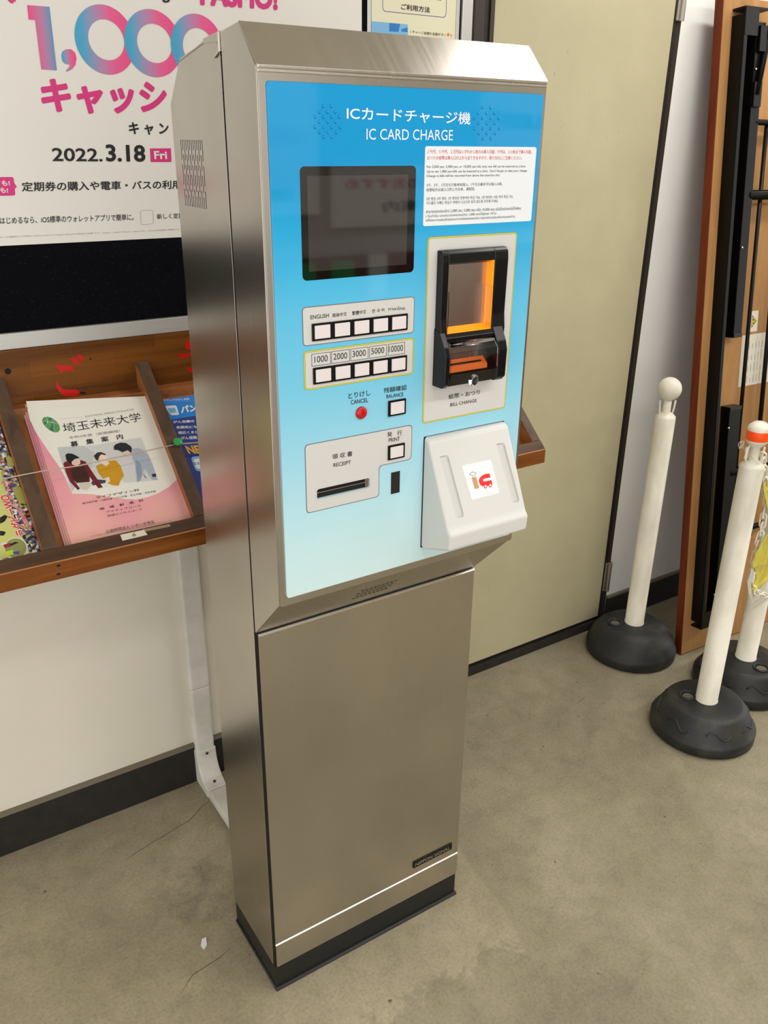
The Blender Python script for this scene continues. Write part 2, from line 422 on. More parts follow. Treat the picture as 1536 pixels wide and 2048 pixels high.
# cracks in the concrete
FL = Pl((0, 0, 0), (1, 0, 0), (0, 1, 0))
def strip(P, pts, wd, h):
    out = []
    for i, p in enumerate(pts):
        a = Vector(pts[max(i - 1, 0)]); b = Vector(pts[min(i + 1, len(pts) - 1)]); t = (b - a).normalized(); nn = Vector((-t.y, t.x)) * wd * (.5 if 0 < i < len(pts) - 1 else .1)
        out.append((Vector(p) + nn, Vector(p) - nn))
    ring = [(a.x, a.y) for a, b in out] + [(b.x, b.y) for a, b in out[::-1]]
    return poly(P, ring, 0, h)
M_crack = mat('crack_dirt', rgb(78, 69, 54), 0.8)
fl = bpy.data.objects['floor']
for pts in ([(250, 1722), (271, 1706), (320, 1676), (380, 1640), (405, 1612), (422, 1601)],
            [(1150, 1410), (1162, 1400), (1173, 1392)], [(360, 1990), (385, 1950), (440, 1915), (462, 1895)]):
    link('crack', strip(FL, FL.uvs(pts), .0012, .0003), M_crack, fl)

# ================================================================ ceiling lamps (seen in the reflections)
lamp_lab = ['long ceiling lamp above the door side of the machine', 'long ceiling lamp over the floor in front of the machine', 'long ceiling lamp over the floor right of the machine front', 'ceiling lamp left of the leaflet rack']
M_lampbox = mat('lamp_housing', rgb(225, 225, 220), 0.5)
for (x, y, L, p), lab in zip(TUBES, lamp_lab):
    t = thing('ceiling_light', lab, 'lamp', (x, y, CEIL), 'ceiling lamps')
    link('housing', box((x - L / 2 - .03, y - .1, CEIL - .10), (x + L / 2 + .03, y + .1, CEIL - 0.0), .01), M_lampbox, t)

# ================================================================ the machine
W_, D_ = 0.4306, 0.1883
SX = Pl((0, 0, 0), (0, -1, 0), (0, 0, 1))           # left side, u = -y
HP = Pl((0, -.0945, 0), (1, 0, 0), (0, 0, 1))       # printed panel front
LP = Pl((0, 0, 0), (1, 0, 0), (0, 0, 1))            # lower front
mc = thing('charge_machine', 'tall stainless steel card charging machine with a blue front panel', 'ticket machine', (0, 0, 0))
yzx = lambda a, b, t: Vector((t, a, b))
# plinth and sealant
link('plinth', box((.001, .001, 0), (W_ - .002, D_, .058), .001), M_black2, mc)
link('sealant_bead', join_meshes([tube([(-.001, .000, .002), (W_, .000, .002)], .0045, 8), tube([(-.000, -.000, .002), (-.000, D_, .002)], .0025, 8)]), M_caulk, mc, True)
# back cabinet
prof = [(.012, .058), (D_, .058), (D_, 1.544), (.1409, 1.5945), (.0566, 1.607), (.012, 1.606)]
link('cabinet_body', prism(prof, yzx, .0060, W_ - .0006, .0008), M_steel, mc)
side = [(-D_, .058), (-D_, 1.544), (-.1409, 1.5965), (-.060, 1.6090), (-.018, 1.6130), (-.014, 1.600), (-.0085, 1.592), (-.0085, .060)]
slots = []
for i in range(13):
    u = -.1618 + i * .0064
    if i % 2 == 0: zs = [(1.4995, 1.476), (1.469, 1.452), (1.4455, 1.428), (1.421, 1.4145)] if False else [(1.4995, 1.4735), (1.468, 1.442), (1.4365, 1.4145)]
    else: zs = [(1.4995, 1.4865), (1.481, 1.4615), (1.456, 1.4345), (1.429, 1.4145)]
    for z1, z0 in zs: slots.append(rrect(u - .0017, z0, u + .0017, z1, .0015, 2))
link('side_panel', plate(SX, [side] + slots, -.0008, 0), M_steel, mc)
link('vent_backing', box((.0040, .070, 1.385), (.0055, .184, 1.515)), M_gap, mc)
link('top_cap', prism([(.150, 1.592), (.0566, 1.6105), (.0560, 1.6128), (.0068, 1.6171), (.0068, 1.600), (.012, 1.598), (.012, 1.606), (.0566, 1.6075)], yzx, -.0008, W_, .0003, 1), M_steel, mc)
link('hinge_tab', prism([(.0095, 1.6165), (.0060, 1.6165), (.0060, 1.5955), (.022, 1.5895), (.0235, 1.592), (.0095, 1.598)], yzx, -.0022, .0010, .0003, 1), M_steel_top, mc)
# black seam between cabinet and doors
link('seam', box((.0010, .004, .060), (W_ - .001, .012, 1.60)), M_gap, mc)
# upper door (head)
HZ0, HZB, HZT, HZR, HY, RY = .7985, .8896, 1.5766, 1.6223, -.0885, -.0475
head = [(.0045, 1.6165), (RY, HZR), (HY, HZT), (HY, HZB), (.0005, HZ0), (.0045, HZ0)]
link('upper_door', prism(head, yzx, 0.0, W_, .0012), M_steel, mc)
link('front_bezel', plate(HP, [rrect(.0006, .8896, W_ - .0006, 1.5762, .003), rrect(.0094, .9022, .4244, 1.5612, .004)], -.006, -.0028), M_steel, mc)
# sloping top sheet with folded lips
TPl = Pl((0, -.0917, 1.5766), (1, 0, 0), (0, .0442, .0457))
link('top_slope', poly(TPl, rrect(-.0005, -.001, W_ + .0005, .0632, .001, 2), -.0004, .0012, .0004), M_steel_top, mc)
link('folded_lip', join_meshes([box((0, -.0935, 1.5735), (W_, -.0885, 1.5772), .0008), box((0, -.0927, 1.5695), (W_, -.0885, 1.5722), .0006)]), M_steel_top, mc)
# louvres under the head
ChP = Pl((0, -.0885, .8896), (1, 0, 0), (0, .089, -.0911)); ChP = Pl((0, .0005, HZ0), (1, 0, 0), (0, HY - .0005, HZB - HZ0))
lv = []
for r in range(4):
    for k in range(9):
        u = .158 + k * .0078 + (.002 if r % 2 else 0); lv.append(box((u, .036 + r * .012, -.0003), (u + .0055, .0375 + r * .012, .0004), 0, ChP))
o = link('louvre_slot', join_meshes(lv), M_gap, mc); o['kind'] = 'stuff'
# lower door and kick panel
link('lower_door', box((.0030, -.0006, .1195), (W_ - .0004, .008, .7950), .0011), M_steel, mc)
link('kick_panel', box((.0034, -.0006, .0590), (W_ - .0004, .008, .1160), .0011), M_steel, mc)
link('door_lip', prism([(-.0014, .1155), (-.0014, .1172), (.0004, .1186), (.004, .1186), (.004, .1155)], yzx, .003, W_ - .0006), M_lip, mc)
link('door_lip', prism([(-.0016, .7915), (-.0016, .7930), (.0006, .7952), (.004, .7952), (.004, .7915)], yzx, .0035, W_ - .0006), M_lip, mc)
link('side_edge_strip', box((-.0008, .0075, .066), (.0004, .0095, .7950)), M_steel_top, mc)
# name badge
NB = [(825, 1722), (903, 1687), (902, 1701), (826, 1735)]
bd = link('name_badge', poly(LP, rrect(.3135, .1380, .4125, .1555, .0022), .0006, .0024, .0004), M_black, mc)
T(bd, LP, 'NIPPON SIGNAL', (.319, .1415), (.4065, .1415), (.319, .1500), M_steel_top, uv=True, h=.0027, bold=.01)

# blue printed glass panel
M_panel = mat('blue_gradient_panel', rgb(60, 170, 225), 0.06, coat=0.3, spec=0.6)
g_ = nd(M_panel, 'ShaderNodeNewGeometry'); sp_ = nd(M_panel, 'ShaderNodeSeparateXYZ'); lk(M_panel, g_.outputs['Position'], sp_.inputs[0])
mr_ = nd(M_panel, 'ShaderNodeMapRange'); mr_.inputs['From Min'].default_value = .90; mr_.inputs['From Max'].default_value = 1.5612; lk(M_panel, sp_.outputs[2], mr_.inputs[0])
stops = [(.0, rgb(205, 230, 232)), (.12, rgb(192, 226, 232)), (.30, rgb(160, 214, 232)), (.45, rgb(122, 200, 228)), (.60, rgb(96, 190, 228)), (.74, rgb(40, 166, 218)), (.84, rgb(0, 148, 208)), (1.0, rgb(0, 150, 212))]
lk(M_panel, ramp(M_panel, mr_.outputs[0], stops), pb(M_panel).inputs['Base Color'])
slot_hole = rrect(.0607, 1.0444, .1469, 1.0595, .0035)
pn = link('blue_panel', plate(HP, [rrect(.0098, .9026, .4240, 1.5608, .004), slot_hole], -.006, 0), M_panel, mc)
e0, e1h = .0000, .0003
def part(name, P, pts, m, h0=0.0, h1=.0003, parent=None, bev=0.0): return link(name, poly(P, pts, h0, h1, bev), m, parent or mc)
def ring(name, P, a, b, m, h0=0.0, h1=.0004, parent=None): return link(name, plate(P, [a, b], h0, h1), m, parent or mc)
def inset(r, d): return (r[0] + d, r[1] + d, r[2] - d, r[3] - d)
# display
dsp = part('display_bezel', HP, rrect(.0480, 1.3405, .2150, 1.4722, .006), M_bezel)
part('display', HP, [(.0572, 1.3510), (.2030, 1.3510), (.2030, 1.4617), (.0572, 1.4617)], M_smoke, .0003, .0005, dsp)
# titles
cA = dict(off=(340, 0), sc=1.9948)
T(mc, HP, 'ICカードチャージ機', (705, 478), (1198, 498), (705, 423), M_whitepr, bold=.012, **cA)
T(mc, HP, 'IC CARD CHARGE', (784, 557), (1128, 560), (784, 513), M_whitepr, bold=.0, **cA)
M_dot = mat('blue_tactile_dots', rgb(10, 140, 200), 0.2)
dots = {380: (510, 655), 485: (435, 585, 730), 575: (365, 510, 660, 805), 665: (440, 590, 735), 760: (365, 515, 660, 815), 850: (445, 590, 740), 940: (520, 665)}
for dx in (0, 318.2):
    ms = []
    for yy, xs in dots.items():
        for xx in xs:
            px = 590 + xx / 9.035; py = 170 + yy / 9.035
            if dx: px += dx; py += 3.0
            u, v = HP.uv(px, py); ms.append(sphere(HP.w(u, v, -.0004), .0022, 10, 6))
    o = link('tactile_dots', join_meshes(ms), M_dot, mc, True); o['kind'] = 'stuff'
# white notice sticker
nt = part('notice_sticker', HP, rrect(.2285, 1.3982, .4175, 1.4952, .003), M_card)
cN = dict(off=(830, 270), sc=5.908, h=.0006)
for s, bl, br, tl, m in [
    ('２千円、５千円、１万円はいずれか１枚のみ挿入可能。千円は、１０枚まで挿入可能。', (145, 220), (1380, 222), (147, 172), M_red),
    ('おつりの紙幣は挿入口の上から出てきますので、取り忘れにご注意ください。', (145, 293), (1262, 292), (146, 246), M_red),
    ('For 2,000 yen, 5,000 yen, or 10,000 yen bill, only one bill can be inserted at a time.', (140, 399), (1310, 390), (140, 360), M_ink2),
    ("Up to ten 1,000 yen bills can be inserted at a time.  Don't forget to take your change.", (140, 455), (1328, 442), (140, 415), M_ink2),
    ('Change in bills will be returned from above the insertion slot.', (138, 507), (1005, 495), (138, 468), M_ink2),
    ('2千、5千、1万日元只能单张插入。1千日元最多可以插入10张。', (137, 612), (1035, 595), (137, 574), M_ink2),
    ('找零纸币从插入口的上方出来，请取回。', (135, 670), (710, 655), (135, 630), M_ink2),
    ('2천 엔권, 5천 엔권, 1만 엔권은 한장씩만 투입 가능. 1천 엔권은 10장 까지 투입 가능', (133, 775), (1158, 745), (133, 737), M_ink2),
    ('거스름돈 지폐는 투입구 위에서 나오므로 잊지 않도록 주의해 주세요', (132, 825), (980, 797), (132, 787), M_ink2),
    ('สามารถสอดธนบัตร 2,000 เยน, 5,000 เยน หรือ 10,000 เยน ชนิดใดชนิดหนึ่งได้เพียง', (130, 928), (1250, 886), (130, 882), M_ink2),
    ('1 ใบเท่านั้น และสามารถสอดธนบัตร 1,000 เยนได้สูงสุด 10 ใบ', (130, 985), (960, 947), (130, 940), M_ink2),
    ('เครื่องจะทอนธนบัตรออกมาทางช่องสอดธนบัตร กรุณาตรวจสอบเงินทอนของท่าน', (127, 1034), (1178, 985), (127, 988), M_ink2)]:
    T(nt, HP, s, bl, br, tl, m, **cN)
# grey boxes
def bordered(rect, r, fill, line, name):
    o = part(name, HP, rrect(*rect, r), line, 0, .0003)
    link('border_fill', poly(HP, rrect(*inset(rect, .0012), r - .001), .0003, .0005), fill, o)
    return o
bx1 = bordered((.0457, 1.2590, .2178, 1.3085, ), .005, M_grey, M_greyline, 'language_key_plate')
r2 = (.0462, 1.2012, .2182, 1.2525)
def yel(rect, name):
    o = part(name, HP, rrect(*rect, .005), M_olive, 0, .0002)
    link('yellow_line', poly(HP, rrect(*inset(rect, .0004), .0047), .0002, .0003), M_yellow, o)
    link('olive_line', poly(HP, rrect(*inset(rect, .0018), .0035), .0003, .0004), M_olive, o)
    link('border_fill', poly(HP, rrect(*inset(rect, .0022), .0032), .0004, .0005), M_grey, o)
    return o
bx2 = yel(r2, 'amount_key_plate')
H5 = .0005
def button(u0, v0, u1, v1):
    f = link('button', poly(HP, rrect(u0 + .0016, v0 + .0016, u1 - .0016, v1 - .0016, .0006, 2), .0005, .0038, .0006), M_btn, mc)
    link('button_frame', poly(HP, rrect(u0 - .0016, v0 - .0010, u1 + .0016, v1 + .0010, .0006, 2), .0003, .0026, .0004), M_black, f)
    return f
for k in range(5):
    u = .0603 + k * .02955; button(u, 1.2655, u + .0258, 1.2858)
    button(u + .0002, 1.2088, u + .0260, 1.2288)
cL = dict(off=(520, 560), sc=4.097, h=.0008)
for s, bl, br, tl in [('ENGLISH', (415, 323), (565, 306), (413, 290)), ('简体中文', (594, 308), (712, 293), (592, 275)), ('繁體中文', (755, 290), (870, 276), (755, 256)),
                      ('한 국 어', (918, 272), (1018, 260), (918, 241)), ('ภาษาไทย', (1050, 250), (1187, 243), (1050, 222))]:
    T(bx1, HP, s, bl, br, tl, M_ink, bold=.004, **cL)
for k, (s, bl, br, tl, q) in enumerate([('1000', (447, 680), (555, 666), (447, 626), (420, 577)), ('2000', (603, 655), (715, 643), (602, 603), (583, 733)), ('3000', (758, 633), (868, 620), (757, 582), (741, 886)),
                      ('5000', (912, 610), (1018, 598), (912, 560), (894, 1035)), ('10000', (1057, 593), (1172, 581), (1057, 541), (1046, 1184))]):
    u0 = HP.uv(520 + q[0] / 4.097, 560 + 620 / 4.097)[0]; u1 = HP.uv(520 + q[1] / 4.097, 560 + 600 / 4.097)[0]
    link('amount_box', plate(HP, [rrect(u0, 1.2318, u1, 1.2480, .0003, 1), rrect(u0 + .0006, 1.2324, u1 - .0006, 1.2474, .0002, 1)], .0005, .0007), M_ink, bx2)
    T(bx2, HP, s, bl, br, tl, M_ink, bold=.0, **cL)
# cancel / balance / print / receipt
cb = link('cancel_button', lathe([(0.0088, 0), (.0088, .002), (.0078, .0032), (.004, .0042), (0, .0045)], 0, 0, 28), M_redbtn, mc, True)
cb.data.transform(Matrix.Translation((.1327, -.0945, 1.1580)) @ Matrix.Rotation(math.radians(90), 4, 'X'))
button(.1782, 1.1465, .2043, 1.1672)
for s, bl, br, tl in [('とりけし', (725, 975), (905, 945), (724, 928)), ('CANCEL', (745, 1020), (887, 1000), (743, 986)), ('残額確認', (1015, 928), (1203, 900), (1013, 885)), ('BALANCE', (1037, 970), (1175, 950), (1036, 940))]:
    T(mc, HP, s, bl, br, tl, M_ink, bold=.006, off=(520, 560), sc=4.097, h=.0004)
rp = [(.0437, 1.0265), (.1620, 1.0265), (.1634, 1.0700), (.1660, 1.0736), (.2190, 1.0736), (.2175, 1.1270), (.0455, 1.1270)]
rp = rcorner([(.0440, 1.0265), (.1634, 1.0265), (.1634, 1.0736), (.2190, 1.0736), (.2190, 1.1270), (.0440, 1.1270)], .006)
rpi = rcorner([(.0452, 1.0277), (.1622, 1.0277), (.1622, 1.0748), (.2178, 1.0748), (.2178, 1.1258), (.0452, 1.1258)], .0055)
rpl = link('receipt_plate', plate(HP, [rp, slot_hole], 0, .0003), M_greyline, mc)
link('border_fill', plate(HP, [rpi, slot_hole], .0003, .0005), M_grey, rpl)
button(.1787, 1.0812, .2040, 1.1012)
for s, bl, br, tl in [('発　行', (1043, 1288), (1163, 1270), (1043, 1247)), ('PRINT', (1056, 1330), (1147, 1315), (1055, 1298)), ('領 収 書', (593, 1470), (757, 1442), (592, 1428)), ('RECEIPT', (602, 1533), (745, 1508), (602, 1502))]:
    T(rpl, HP, s, bl, br, tl, M_ink, bold=.006, **cL)
link('receipt_slot_rim', plate(HP, [rrect(.0585, 1.0422, .1491, 1.0617, .004), slot_hole], .0005, .0012), M_grey, mc)
sl = link('receipt_slot', box((.0600, -.0900, 1.0438), (.1476, -.0886, 1.0602)), M_gap, mc)
link('slot_guide', join_meshes([box((.0625, -.0925, 1.0520), (.140, -.0900, 1.0535)), box((.140, -.0935, 1.046), (.1465, -.0900, 1.0590))]), M_steel, sl)
part('sensor_window', HP, [(.1838, 1.0258), (.1991, 1.0258), (.1991, 1.0595), (.1838, 1.0595)], M_ir, 0, .0005)
# bill unit
bf = yel((.2365, 1.1250, .3930, 1.3840), 'bill_unit_plate')
for s, bl, br, tl in [('紙幣・おつり', (377, 1750), (682, 1700), (376, 1702)), ('BILL·CHANGE', (393, 1820), (650, 1775), (393, 1787))]:
    T(bf, HP, s, bl, br, tl, M_ink, bold=.006, off=(820, 440), sc=4.877, h=.0008)
U0, U1, UZ0, UZ1 = .2530, .3690, 1.1795, 1.3665
bu = None
hz = [(0, 1.1795), (.022, 1.1795), (.030, 1.186), (.031, 1.226), (.026, 1.238), (.015, 1.255), (.0125, 1.275), (.0135, 1.352), (.012, 1.362), (.007, 1.3665), (0, 1.3665)]
hfn = lambda a, b, t: HP.w(t, b, a)
hup = [(0, 1.2400), (.014, 1.2400), (.015, 1.255), (.0125, 1.275), (.0135, 1.352), (.012, 1.362), (.007, 1.3665), (0, 1.3665)]
hlo = [(0, 1.1795), (.022, 1.1795), (.029, 1.186), (.030, 1.226), (.026, 1.238), (.014, 1.258), (0, 1.262)]
bu = link('bill_unit_housing', join_meshes([prism(hup, hfn, U0, .2650, .0014), prism(hup, hfn, .3440, U1, .0014),
      prism(hlo, hfn, U0 - .0012, .2610, .0016), prism(hlo, hfn, .3465, U1 - .0050, .0016),
      prism([(0, 1.3460), (.0135, 1.3505), (.0135, 1.352), (.012, 1.362), (.007, 1.3665), (0, 1.3665)], hfn, .264, .345, .0008),
      prism([(0, 1.2535), (.0135, 1.2545), (.018, 1.2490), (.018, 1.2440), (.0120, 1.2400), (0, 1.2400)], hfn, .260, .347, .001),
      box((.260, 1.1795, .0005), (.348, 1.196, .018), .002, HP)]), M_black, mc)
link('bill_mouth_plate', box((.260, 1.195, .0005), (.347, 1.241, .0045), 0, HP), M_steel, bu)
link('bill_tray_plate', box((.265, 1.256, .0005), (.3415, 1.348, .0010), 0, HP), M_steel, bu)
link('orange_guide', join_meshes([prism([(.0010, .3405), (.0125, .3440), (.0125, .3420), (.0010, .3395)], lambda a, b, t: HP.w(b, t, a), 1.256, 1.350),
      prism([(.0010, 1.2615), (.0130, 1.2560), (.0130, 1.2540), (.0010, 1.2540)], hfn, .265, .3440)]), M_orange, bu)
link('clear_side_guard', box((.3370, 1.256, .006), (.3385, 1.315, .017), 0, HP), M_clear, bu)
link('clear_side_guard', box((.2655, 1.256, .006), (.2668, 1.312, .013), 0, HP), M_clear, bu)
link('orange_mouth', join_meshes([prism([(.004, 1.2150), (.016, 1.2055), (.016, 1.1985), (.004, 1.1985)], hfn, .2605, .3390, .0008)]), M_orange2, bu)
link('bill_slot', box((.2640, 1.2085, .0085), (.3300, 1.2105, .0127), 0, HP), M_gap, bu)
fl_ = []
fp = [(.020, 1.2400), (.0290, 1.2300), (.0300, 1.2000), (.0265, 1.1830)]
for k in range(3):
    a, b = fp[k], fp[k + 1]
    fl_.append(prism([a, b, (b[0] - .0012, b[1]), (a[0] - .0012, a[1])], hfn, .2620, .3460))
link('clear_flap', join_meshes(fl_), M_clear, bu)
link('clear_hinge_rod', tube([HP.w(.2670, 1.2405, .0215), HP.w(.3425, 1.2405, .0215)], .0036, 12), M_clear, bu, True)
cpl = lathe([(.0085, 0), (.0085, .0015), (.006, .003), (0, .0035)], 0, 0, 20)
cpl.transform(Matrix.Translation(HP.w(.305, 1.1870, .0275)) @ Matrix.Rotation(math.radians(90), 4, 'X'))
link('flap_boss', cpl, M_clear, bu, True)
# card reader pad
pdp = [(-.0940, .9245), (-.1076, .9262), (-.1660, .9470), (-.1680, .9715), (-.1610, .9790), (-.1065, 1.1000), (-.0990, 1.1040), (-.0940, 1.1040)]
PP = Pl((0, -.1610, .9790), (1, 0, 0), (0, -.1065 + .1610, 1.1000 - .9790))
Lp = PP.uv(820 + 190 / 5.297, 820 + 330 / 5.297)
def rq(pts, r=.003): return rcorner(PP.uvs(pts, (820, 820), 5.297, .0002), r, 3)
gr1 = rq([(313, 492), (405, 476), (578, 1128), (494, 1146)]); gr2 = rq([(912, 357), (1000, 345), (1165, 970), (1090, 985)])
def cut(me, cutters):
    o = bpy.data.objects.new('tmp_body', me); COL.objects.link(o); cs = []
    for c in cutters:
        k = bpy.data.objects.new('tmp_cut', c); COL.objects.link(k); cs.append(k)
        md = o.modifiers.new('b', 'BOOLEAN'); md.operation = 'DIFFERENCE'; md.object = k; md.solver = 'EXACT'
    dg = bpy.context.evaluated_depsgraph_get(); dg.update(); out = bpy.data.meshes.new_from_object(o.evaluated_get(dg))
    for k in cs + [o]: bpy.data.objects.remove(k)
    return out
pad = link('card_reader', cut(prism(pdp, yzx, .2406, .3925, .0040, 3), [poly(PP, g, -.0042, .01) for g in (gr1, gr2)]), M_white, mc)
for p_ in pad.data.polygons: p_.use_smooth = p_.area < 2.5e-5
stk = link('reader_sticker', poly(PP, rq([(548, 592), (855, 523), (948, 880), (655, 955)], .003), -.0002, .0004), M_card, pad)
def lq(pts): return PP.uvs(pts, (820, 820), 5.297, .0004)
link('logo_bar', poly(PP, lq([(652, 716), (698, 706), (733, 827), (687, 838)]), .0004, .0006), M_logo_tan, stk)
link('logo_diamond', plate(PP, [lq([(626, 683), (658, 651), (707, 668), (673, 703)]), lq([(633, 682), (660, 657), (699, 669), (672, 697)])], .0004, .0006), M_logo_grey, stk)
C_ = [(840, 671), (790, 680), (755, 700), (732, 730), (730, 762), (745, 795), (765, 806), (785, 811), (845, 800), (872, 790), (862, 742), (790, 757), (778, 754), (771, 742), (775, 733), (790, 727), (852, 714)]
link('logo_carriage', poly(PP, lq(C_), .0004, .0006), M_logo_red, stk)
for cx, cy in ((798, 808), (849, 797)):
    u, v = lq([(cx, cy)])[0]; wl = link('logo_wheel', poly(PP, circ(u, v, .0032, 14), .0006, .0008), M_logo_red, stk)
    link('wheel_hub', poly(PP, circ(u, v, .0019, 12), .0008, .0010), M_card, stk)
tri = lq([(962, 1160), (962, 1140), (980, 1140)])
T(pad, PP, 'C 5-10', (965, 1160), (1027, 1145), (963, 1145), M_ink2, off=(820, 820), sc=5.297, h=.0004)
# shadow gap round the pad, put in as a thin dark sheet
link('reader_shadow_gap', poly(HP, rrect(.2402, .9240, .3929, 1.1046, .002, 2), 0, .0005), M_gap, pad)

# ================================================================ bulletin board
BY = .612
BP = Pl((0, .618, 0), (1, 0, 0), (0, 0, 1))
bb = thing('bulletin_board', 'aluminium framed notice board with dark felt on the wall', 'notice board', (-.2, .64, 1.146))
link('felt_panel', box((-1.20, .6195, 1.165), (.825, .6400, 2.16)), M_felt, bb)
link('frame_rail', box((-1.22, BY - .002, 1.1440), (.8465, .6400, 1.1730), .0012), M_alu, bb)
link('frame_rail', box((-1.22, BY - .002, 2.15), (.8465, .6400, 2.178), .0012), M_alu, bb)
link('frame_upright', box((.8195, BY - .001, 1.1730), (.8465, .6400, 2.15), .0012), M_alum_v, bb)
link('frame_upright', box((-1.22, BY - .001, 1.1730), (-1.194, .6400, 2.15), .0012), M_alum_v, bb)
# big poster
ps = thing('campaign_poster', 'large white poster with a pink and blue 1,000 on the dark felt', 'poster', (.06, .6195, 1.3245))
link('paper', box((-.46, .6182, 1.3245), (.5705, .6194, 2.10)), M_paper, ps)
k0 = dict(off=(0, 0), sc=2.954, h=.0002)
def grad(name, flip=False):
    m = mat(name, rgb(200, 60, 120), .45); tc = nd(m, 'ShaderNodeTexCoord'); s = nd(m, 'ShaderNodeSeparateXYZ'); lk(m, tc.outputs['Generated'], s.inputs[0])
    st = [(0, rgb(50, 155, 195)), (.14, rgb(70, 155, 195)), (.38, rgb(165, 130, 170)), (.62, rgb(220, 85, 140)), (1, rgb(222, 62, 125))]
    if flip: st = [(0, rgb(222, 65, 125)), (.3, rgb(205, 95, 145)), (.65, rgb(165, 125, 165)), (1, rgb(80, 140, 180))]
    lk(m, ramp(m, s.outputs[0], st), pb(m).inputs['Base Color']); return m
M_grad = grad('teal_to_pink_ink'); M_grad1 = grad('pink_to_blue_ink', True)
link('numeral', poly(BP, BP.uvs([(160, 30), (292, 40), (336, 416), (244, 410), (207, 119), (169, 115)], (0, 0), 2.954), .0002, .0004), M_grad1, ps)
cm = BP.uvs([(362, 330), (368, 305), (390, 291), (420, 291), (444, 312), (452, 345), (445, 385), (425, 410), (395, 425), (388, 418), (405, 400), (412, 382), (385, 378), (368, 360)], (0, 0), 2.954)
link('numeral_comma', poly(BP, cm, .0002, .0004), M_grad, ps)
for i, (L, R, Tp, B, l, r, t, b) in enumerate([(443, 795, 28, 440, 522, 733, 115, 355), (735, 1068, 55, 455, 810, 1014, 140, 372), (1010, 1318, 82, 470, 1080, 1262, 165, 392)]):
    def cc(L, R, Tp, B):
        cx = (L + R) / 2; cy = (Tp + B) / 2
        u0 = BP.uv(L / 2.954, cy / 2.954 )[0]; u1 = BP.uv(R / 2.954, cy / 2.954)[0]
        v1 = BP.uv(cx / 2.954, Tp / 2.954)[1]; v0 = BP.uv(cx / 2.954, B / 2.954)[1]
        return ((u0 + u1) / 2, (v0 + v1) / 2, (u1 - u0) / 2, (v1 - v0) / 2)
    o_, i_ = cc(L, R, Tp, B), cc(l, r, t, b)
    link('numeral', plate(BP, [circ(o_[0], o_[1], o_[2], 56, o_[3]), circ(i_[0], i_[1], i_[2], 48, i_[3])], .0002 + i * .0002, .0004 + i * .0002), M_grad, ps)
T(ps, BP, 'キャッシ', (247, 672), (985, 676), (237, 462), M_pink, bold=.045, **k0)
T(ps, BP, 'キ ャ ン', (763, 797), (997, 797), (760, 722), M_ink, bold=.03, **k0)
T(ps, BP, '2022.', (310, 953), (607, 955), (305, 873), M_ink, bold=.02, **k0)
T(ps, BP, '3.18', (628, 955), (860, 957), (622, 852), M_ink, bold=.03, **k0)
fr = link('day_label', poly(BP, BP.uvs([(886, 877), (1009, 876), (1013, 957), (890, 957)], (0, 0), 2.954), .0002, .0004), M_pink, ps)
T(fr, BP, 'Fri', (912, 940), (988, 940), (908, 892), M_paper, bold=.03, off=(0, 0), sc=2.954, h=.0005)
T(ps, BP, '定期券の購入や電車・バスの利用', (130, 1132), (1068, 1116), (127, 1075), M_ink, bold=.02, **k0)
bub = link('speech_bubble', poly(BP, rcorner(BP.uvs([(-220, 1050), (80, 1045), (84, 1085), (102, 1102), (86, 1115), (92, 1155), (-210, 1160)], (0, 0), 2.954), .004, 3), .0002, .0004), M_pink, ps)
T(bub, BP, 'も!', (10, 1098), (58, 1098), (8, 1065), M_paper, bold=.03, off=(0, 0), sc=2.954, h=.0005)
T(bub, BP, 'も!', (2, 1140), (48, 1140), (0, 1108), M_paper, bold=.03, off=(0, 0), sc=2.954, h=.0005)
T(ps, BP, 'はじめるなら、iOS標準のウォレットアプリで簡単に。', (0, 1325), (790, 1302), (-2, 1283), M_ink, bold=.012, **k0)
T(ps, BP, '新しく定期', (928, 1295), (1085, 1289), (926, 1264), M_ink, bold=.012, **k0)
ic = BP.uvs([(828, 1243), (903, 1240), (908, 1322), (833, 1328)], (0, 0), 2.954)
link('icon_card', plate(BP, [rcorner(ic, .004, 3), rcorner([(ic[0][0] + .0005, ic[0][1] - .0005), (ic[1][0] - .0005, ic[1][1] - .0005), (ic[2][0] - .0005, ic[2][1] + .0005), (ic[3][0] + .0005, ic[3][1] + .0005)], .0035, 3)], .0002, .0004), M_ink3, ps)
T(ps, BP, '※この機能のご利用にはiPhoneおよびApple Watchの設定が必要です。Apple、Apple Watch、Apple Pay、iPhoneは米国の商標です。', (0, 1408), (1065, 1360), (0, 1397), M_ink3, **k0)
T(ps, BP, 'PASMO!', (120, 22), (430, 42), (118, -78), M_pink, bold=.05, off=(340, 0), sc=1.995, h=.0002)
T(ps, BP, 'gの', (960, 18), (1090, 10), (955, -80), M_ink, bold=.03, **k0)
link('pink_mark', poly(BP, BP.uvs([(48, -30), (95, -30), (92, 12), (82, 8), (78, 22), (62, 18), (46, 2)], (0, 0), 2.954), .0002, .0004), M_pink, ps)
